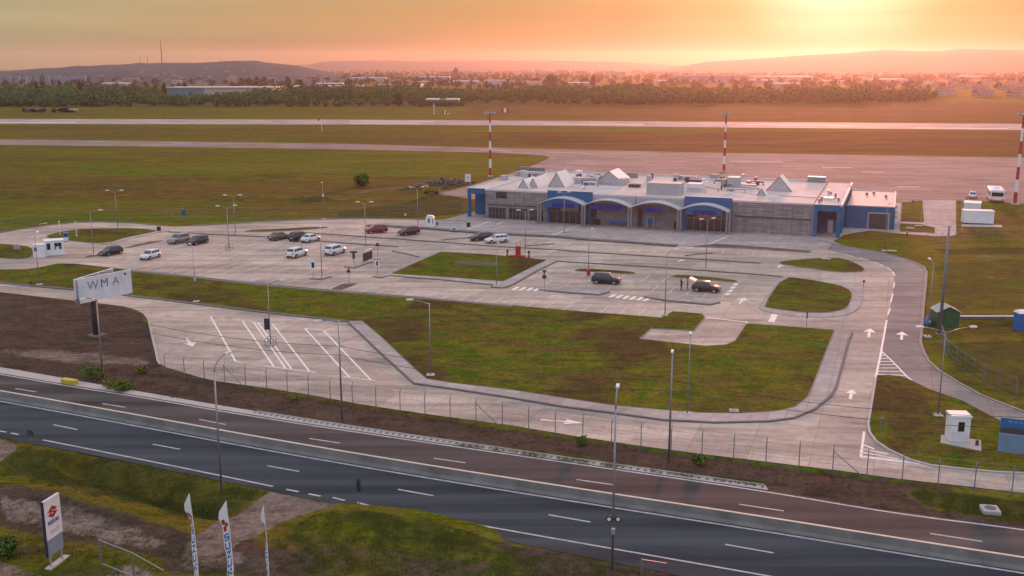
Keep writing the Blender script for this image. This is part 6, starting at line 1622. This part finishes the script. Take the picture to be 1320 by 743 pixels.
for px, base_y, ty, r, lb in ((206.5,81,49,1.2,'tall guyed radio mast on the wooded hill'),(180,82.3,71.5,.7,'left short mast of the pair on the wooded hill'),(189.5,82,70.5,.7,'right short mast of the pair on the wooded hill'),(284,80.5,73,.5,'thin mast near the top of the wooded hill')):
    D_ = 2700; d = ray(px, ty); x = d[0]*D_/d[1]; z1 = H+d[2]*D_/d[1]; d2 = ray(px, base_y+2); z0 = H+d2[2]*D_/d2[1]
    e = empty('radio_mast', (x,D_,z0), 0, lb, 'mast'); h = z1-z0
    MB().tube([(0,0,0),(0,0,h*.6),(0,0,h)], [r,r*.8,r*.4], 6).build('lattice', M['rust'], e); MB().cbox((0,0,h*.97), (r*3,r*1.2,h*.02)).build('antenna_array', M['white'], e)
# hillside houses and the town
TM = [town_mat('cream block', (.36,.30,.27), (.10,.09,.09)), town_mat('grey block', (.22,.21,.22), (.07,.07,.08)), town_mat('pink block', (.33,.23,.20), (.10,.07,.07)), town_mat('blue white block', (.15,.23,.31), (.04,.08,.12))]
RM = [plain('red tiles', (.22,.085,.06), .8), plain('brown tiles', (.15,.09,.07), .8), plain('pale roof', (.48,.44,.42), .6), plain('grey sheet', (.28,.27,.28), .6)]
def house_mesh(name, w, d, h, roof, wm, rm):
    m = MB(); m.box(-w/2,w/2,-d/2,d/2,0,h); m.cur = 1
    o = .4
    if roof > 0: m.add([(-w/2-o,-d/2-o,h),(w/2+o,-d/2-o,h),(w/2+o,d/2+o,h),(-w/2-o,d/2+o,h),(-w/2,0,h+roof),(w/2,0,h+roof)], [(0,1,5,4),(2,3,4,5),(0,4,3),(1,2,5)])
    else: m.box(-w/2-.2,w/2+.2,-d/2-.2,d/2+.2,h,h+.7)
    me_o = m.build(name, [wm, rm]); return me_o
protos = {'house':[house_mesh('house',10,9,4.2,3.2,TM[i],RM[j]) for i, j in ((0,0),(2,1),(0,1))], 'apartment_block':[house_mesh('apartment_block',34,13,h_,0,TM[i],RM[2]) for i, h_ in ((1,17),(2,22),(0,14))], 'workshop':[house_mesh('workshop',48,24,6.5,1.6,TM[1],RM[2]), house_mesh('workshop',60,26,5.5,1.2,TM[0],RM[3])], 'tower_block':[house_mesh('tower_block',16,14,30,0,TM[3],RM[3])]}
used = {}
INFO = {'house':('small tiled house among the distant roofs','house'),'apartment_block':('flat roofed apartment block in the distant town','apartment block'),'workshop':('long low industrial hall beyond the woods','hall'),'tower_block':('bluish white tower block at the foot of the left hill','tower block')}
def place(kind, var, px, by, sc=1.0, rz=None, z=0.0, label=None, group=None, dist=None):
    src = protos[kind][var]
    if (kind,var) in used: o = src.copy(); COL.objects.link(o)
    else: o = src; used[(kind,var)] = 1
    if dist: d = ray(px,by); x, y = d[0]*dist/d[1], dist; z = H+d[2]*dist/d[1]-1.0
    else: x, y = G(px,by)
    o.location = (x,y,z); o.rotation_euler = (0,0,random.uniform(-.5,.5) if rz is None else rz); o.scale = (sc*random.uniform(.85,1.15), sc, sc*random.uniform(.85,1.1))
    tag(o, label or INFO[kind][0], INFO[kind][1], group or INFO[kind][0].split(' in ')[0].split(' beyond ')[0].split(' among ')[0].split(' at ')[0]+'s')
    return o
for px in (12,24,34,40,46,63,70,76,83,92,98,108): place('tower_block',0,px+random.uniform(-2,2),109.6+random.uniform(-.8,1.0),.5)
for k in range(46): place('house',k%3, random.uniform(1205,1330), random.uniform(107,126), 1.0)
for k in range(26): place('house',k%3, random.uniform(120,340), random.uniform(104,111), 1.1)
for k in range(20): place('house',k%3, random.uniform(380,620), random.uniform(103,110), 1.1)
hillpx = [p[0] for p in hillL]; hillpy = [p[1] for p in hillL]
for k in range(30):
    px = random.uniform(130,330); sy = float(np.interp(px, hillpx, hillpy)); r = random.uniform(-.9,-.45); kk = max(1-abs(r)**1.4,0)**1.1
    zt_ = H+ray(px,sy)[2]*2700/ray(px,sy)[1]; Y_ = 2700+r*850; dd = ray(px, 90)
    o = place('house', k%3, px, 105, .75)
    o.location = (dd[0]*Y_/dd[1], Y_, zt_*kk-1.5); o['label'] = 'small pale house on the slope of the wooded hill'; o['group'] = 'houses on the wooded hill'
for k in range(34): place('apartment_block',k%3, random.uniform(600,900), random.uniform(94,101), .8, .1+random.uniform(-.15,.15))
for k in range(34): place('apartment_block',k%3, random.uniform(890,1330), random.uniform(95,106), .75)
for k in range(22): place('apartment_block',k%3, random.uniform(400,620), random.uniform(98,104), .6)
for k in range(8): place('apartment_block',k%3, random.uniform(110,380), random.uniform(104,110), .5)
for k, (px, by) in enumerate(((425,112.5),(442,116),(405,117),(560,109.5),(600,109.5),(680,110),(740,111),(560,104),(860,108),(1080,108),(1010,112),(1190,112),(1250,103),(470,106),(150,112),(1120,99),(980,108))): place('workshop',k%2,px,by,.9 if by > 107 else 1.3,random.uniform(-.1,.1))
def hall(px0, px1, by, ty, dp, label, walls, roof, roofh=1.0, name='warehouse'):
    a, b = G(px0,by), G(px1,by); h = height_at(px0,by,ty); L = b[0]-a[0]
    e = empty(name, (a[0],a[1],0), 0, label, 'warehouse')
    f0 = 0
    for f1, m in walls: MB().box(L*f0+.01,L*f1,0,dp,0,h-roofh).build('wall', m, e); f0 = f1
    m = MB(); ov_ = .25 if L < 60 else 1.0; m.box(-ov_,L+ov_,-ov_,dp+ov_,h-roofh+.01,h); m.build('roof', roof, e)
    for k in range(3): MB().box(L*(.2+.25*k),L*(.2+.25*k)+5,-.15,-.02,0,h*.45).build('gate', M['dark'], e)
teal = plain('teal sheet wall', (.05,.17,.20), .6); beige = plain('beige sheet wall', (.36,.31,.27), .7); dkr = plain('brown sheet wall', (.13,.09,.08), .7)
hall(216,352,124,112.5,45,'long warehouse, teal at left and beige at right, beyond the woods',[(.35,teal),(.80,beige),(.855,dkr),(1.0,beige)],RM[2])
hall(624,659,112,103.5,40,'pale bluish warehouse above the middle woods',[(1.0,plain('pale blue sheet', (.30,.34,.36), .6))],RM[2])
hall(879,945,108,97.5,50,'long lavender warehouse above the right woods',[(1.0,plain('lavender sheet', (.24,.22,.26), .7))],RM[3])
hall(974,1048,106,98.5,60,'wide white roofed warehouse in the red haze',[(1.0,beige)],RM[2],2.5)
hall(1125,1170,108,102,50,'low warehouse with a thin bright roof at right',[(1.0,beige)],RM[2],2.0)
hall(488,542,113,109,45,'low white roofed warehouse left of the domed church',[(1.0,beige)],RM[2],1.6)
hall(549,591,136.5,128,26,'low white roofed building among the woods',[(1.0,plain('mossy wall', (.04,.075,.04), .8))],RM[2],.9)
hall(79,95,145,141.3,8,'small grey white hut beyond the runway at left',[(.4,plain('hut wall', (.30,.29,.29), .8)),(1.0,plain('dark shed wall', (.10,.10,.09), .8))],RM[3],.3,'hut')
hall(33,47,145,140.3,8,'small dark hut beyond the runway at far left',[(1.0,plain('dark hut wall', (.05,.06,.065), .8))],RM[1],.5,'hut')
# domed church
x, y = G(587.5,102.5); e = empty('domed_church', (x,y,0), 0, 'brown domed church rising above the distant town', 'church')
k = y/1350.0; br = plain('church stone', (.10,.07,.065), .8)
MB().box(-6*k,6*k,-5*k,5*k,0,7*k).build('nave', br, e); MB().lathe([(3.6*k,7*k),(3.4*k,10*k)], n=16).build('drum', br, e); MB().lathe([(3.5*k,10*k),(3.4*k,11.5*k),(2.7*k,13.2*k),(1.2*k,14.4*k),(.5*k,14.8*k)], n=16).build('dome', br, e, True); MB().lathe([(.5*k,14.8*k),(.5*k,15.6*k),(.1*k,17*k)], n=8).build('lantern', br, e)
for s in (-1,1): MB().lathe([(1.1*k,0),(1.1*k,8.5*k),(1.2*k,8.6*k),(.1*k,10.5*k)], (s*5.2*k,-4*k,0), 10).build('tower', br, e)

# ------------------------------------------------------------------ sun, sky, air, camera
SUN_AZ, SUN_EL = math.radians(17.0), math.radians(5.0)     # azimuth to the right of the view direction
sd = Vector((math.sin(SUN_AZ)*math.cos(SUN_EL), math.cos(SUN_AZ)*math.cos(SUN_EL), math.sin(SUN_EL)))
su = bpy.data.lights.new('sun', 'SUN'); su.energy = 1.85; su.angle = D(5.0); su.color = (1.0,.29,.17)
so = bpy.data.objects.new('sun', su); COL.objects.link(so); so.rotation_euler = sd.to_track_quat('Z','Y').to_euler()

w = bpy.data.worlds.new('World'); SC.world = w; w.use_nodes = True
wt = w.node_tree; wn_, wl_ = wt.nodes, wt.links
bg = wn_['Background']; bg.inputs['Strength'].default_value = .1
sky = wn_.new('ShaderNodeTexSky'); sky.sky_type = 'NISHITA'; sky.sun_disc = False
sky.sun_elevation = SUN_EL; sky.sun_rotation = SUN_AZ; sky.dust_density = 4.0; sky.air_density = 1.2; sky.altitude = 150
tc = wn_.new('ShaderNodeTexCoord')
def wmath(op, a, b=0.0, clamp=False):
    x = wn_.new('ShaderNodeMath'); x.operation = op; x.use_clamp = clamp
    for i, v in enumerate((a, b)):
        if isinstance(v, bpy.types.NodeSocket): wl_.new(v, x.inputs[i])
        else: x.inputs[i].default_value = v
    return x.outputs[0]
def wramp(fac, stops):
    x = wn_.new('ShaderNodeValToRGB'); e = x.color_ramp.elements
    while len(e) < len(stops): e.new(.5)
    for k, (p, c) in zip(e, stops): k.position = p; k.color = (*c, 1)
    wl_.new(fac, x.inputs[0]); return x.outputs[0]
def wmix(mode, fac, a, b):
    x = wn_.new('ShaderNodeMix'); x.data_type = 'RGBA'; x.blend_type = mode
    for i, v in ((0,fac),(6,a),(7,b)):
        if isinstance(v, bpy.types.NodeSocket): wl_.new(v, x.inputs[i])
        elif isinstance(v, tuple): x.inputs[i].default_value = (*v,1)
        else: x.inputs[i].default_value = v
    return x.outputs[2]
nrm = wn_.new('ShaderNodeVectorMath'); nrm.operation = 'NORMALIZE'; wl_.new(tc.outputs['Generated'], nrm.inputs[0])
sep = wn_.new('ShaderNodeSeparateXYZ'); wl_.new(nrm.outputs[0], sep.inputs[0])
dot = wn_.new('ShaderNodeVectorMath'); dot.operation = 'DOT_PRODUCT'; wl_.new(nrm.outputs[0], dot.inputs[0]); dot.inputs[1].default_value = sd
ang = wmath('DIVIDE', wmath('ARCCOSINE', wmath('MINIMUM', dot.outputs['Value'], 1.0)), math.pi)   # 0..1 = 0..180 deg
K = 10.0
# low evening sky by distance from the sun; overhead and behind brightened as fill
low = wramp(ang, [(0.0,(.60,.80,.74)),(.012,(.40,.52,.36)),(.030,(.16,.20,.09)),(.06,(.14,.13,.05)),(.10,(.24,.165,.055)),(.16,(.30,.215,.09)),(.24,(.33,.30,.155)),(.34,(.30,.315,.215)),(.5,(.33,.34,.37)),(1.0,(.44,.50,.66))])
high = wramp(ang, [(0.0,(.95,.84,.74)),(.3,(.76,.74,.78)),(.6,(.74,.81,1.0)),(1.0,(.74,.84,1.0))])
el = wmath('MAXIMUM', sep.outputs[2], 0.0)
mixe = wramp(el, [(.05,(0,0,0)),(.30,(1,1,1))])
grad = wmix('MIX', mixe, low, high)
# thin horizontal cloud streaks
mp = wn_.new('ShaderNodeMapping'); mp.inputs['Scale'].default_value = (1.5,1.5,26); wl_.new(nrm.outputs[0], mp.inputs[0])
nz = wn_.new('ShaderNodeTexNoise'); nz.inputs['Scale'].default_value = 2.2; nz.inputs['Detail'].default_value = 6; wl_.new(mp.outputs[0], nz.inputs['Vector'])
grad = wmix('MULTIPLY', 1.0, grad, wramp(nz.outputs['Fac'], [(.32,(.84,.84,.88)),(.5,(1.0,1.0,1.0)),(.68,(1.10,1.05,1.0))]))
grad = wmix('MULTIPLY', 1.0, grad, wramp(el, [(.0,(.55,.54,.42)),(.04,(1.0,1.0,1.0))]))
SKY_GAIN = 5.6
sc_ = wn_.new('ShaderNodeVectorMath'); sc_.operation = 'SCALE'; wl_.new(grad, sc_.inputs[0]); sc_.inputs['Scale'].default_value = SKY_GAIN
n2 = wn_.new('ShaderNodeVectorMath'); n2.operation = 'SCALE'; wl_.new(sky.outputs[0], n2.inputs[0]); n2.inputs['Scale'].default_value = .04
ad = wn_.new('ShaderNodeVectorMath'); ad.operation = 'ADD'; wl_.new(sc_.outputs[0], ad.inputs[0]); wl_.new(n2.outputs[0], ad.inputs[1])
wl_.new(ad.outputs[0], bg.inputs['Color'])

hm = bpy.data.materials.new('evening haze'); hm.use_nodes = True
for n_ in list(hm.node_tree.nodes):
    if n_.type == 'BSDF_PRINCIPLED': hm.node_tree.nodes.remove(n_)
pv = hm.node_tree.nodes.new('ShaderNodeVolumePrincipled'); pv.inputs['Density'].default_value = 6.8e-5
pv.inputs['Color'].default_value = (.95,.86,.82,1); pv.inputs['Anisotropy'].default_value = .71
hm.node_tree.links.new(pv.outputs[0], next(n_ for n_ in hm.node_tree.nodes if n_.type == 'OUTPUT_MATERIAL').inputs['Volume'])
hb = MB().box(-12500,12500,-400,9400,-2.5,145.0).build('haze', hm); tag(hb, 'evening haze thickening towards the low sun', 'haze', kind='stuff')

cam = bpy.data.cameras.new('camera'); co_ = bpy.data.objects.new('camera', cam); COL.objects.link(co_)
co_.location = (0,0,H); co_.rotation_euler = (math.pi/2-TH, 0, 0)
cam.sensor_width = 36.0; cam.lens = 36.0*F/1320.0; cam.clip_start = .5; cam.clip_end = 60000
SC.camera = co_
vs_ = SC.view_settings; vs_.view_transform = 'Standard'; vs_.look = 'None'; vs_.exposure = 1.2; vs_.gamma = 1.0; vs_.use_curve_mapping = False
SC.render.engine = 'CYCLES'; cy = SC.cycles
cy.use_denoising = True; cy.max_bounces = 5; cy.diffuse_bounces = 2; cy.glossy_bounces = 2; cy.transmission_bounces = 2; cy.volume_bounces = 0; cy.transparent_max_bounces = 8
cy.caustics_reflective = False; cy.caustics_refractive = False; cy.sample_clamp_indirect = 4.0
SC.render.film_transparent = False
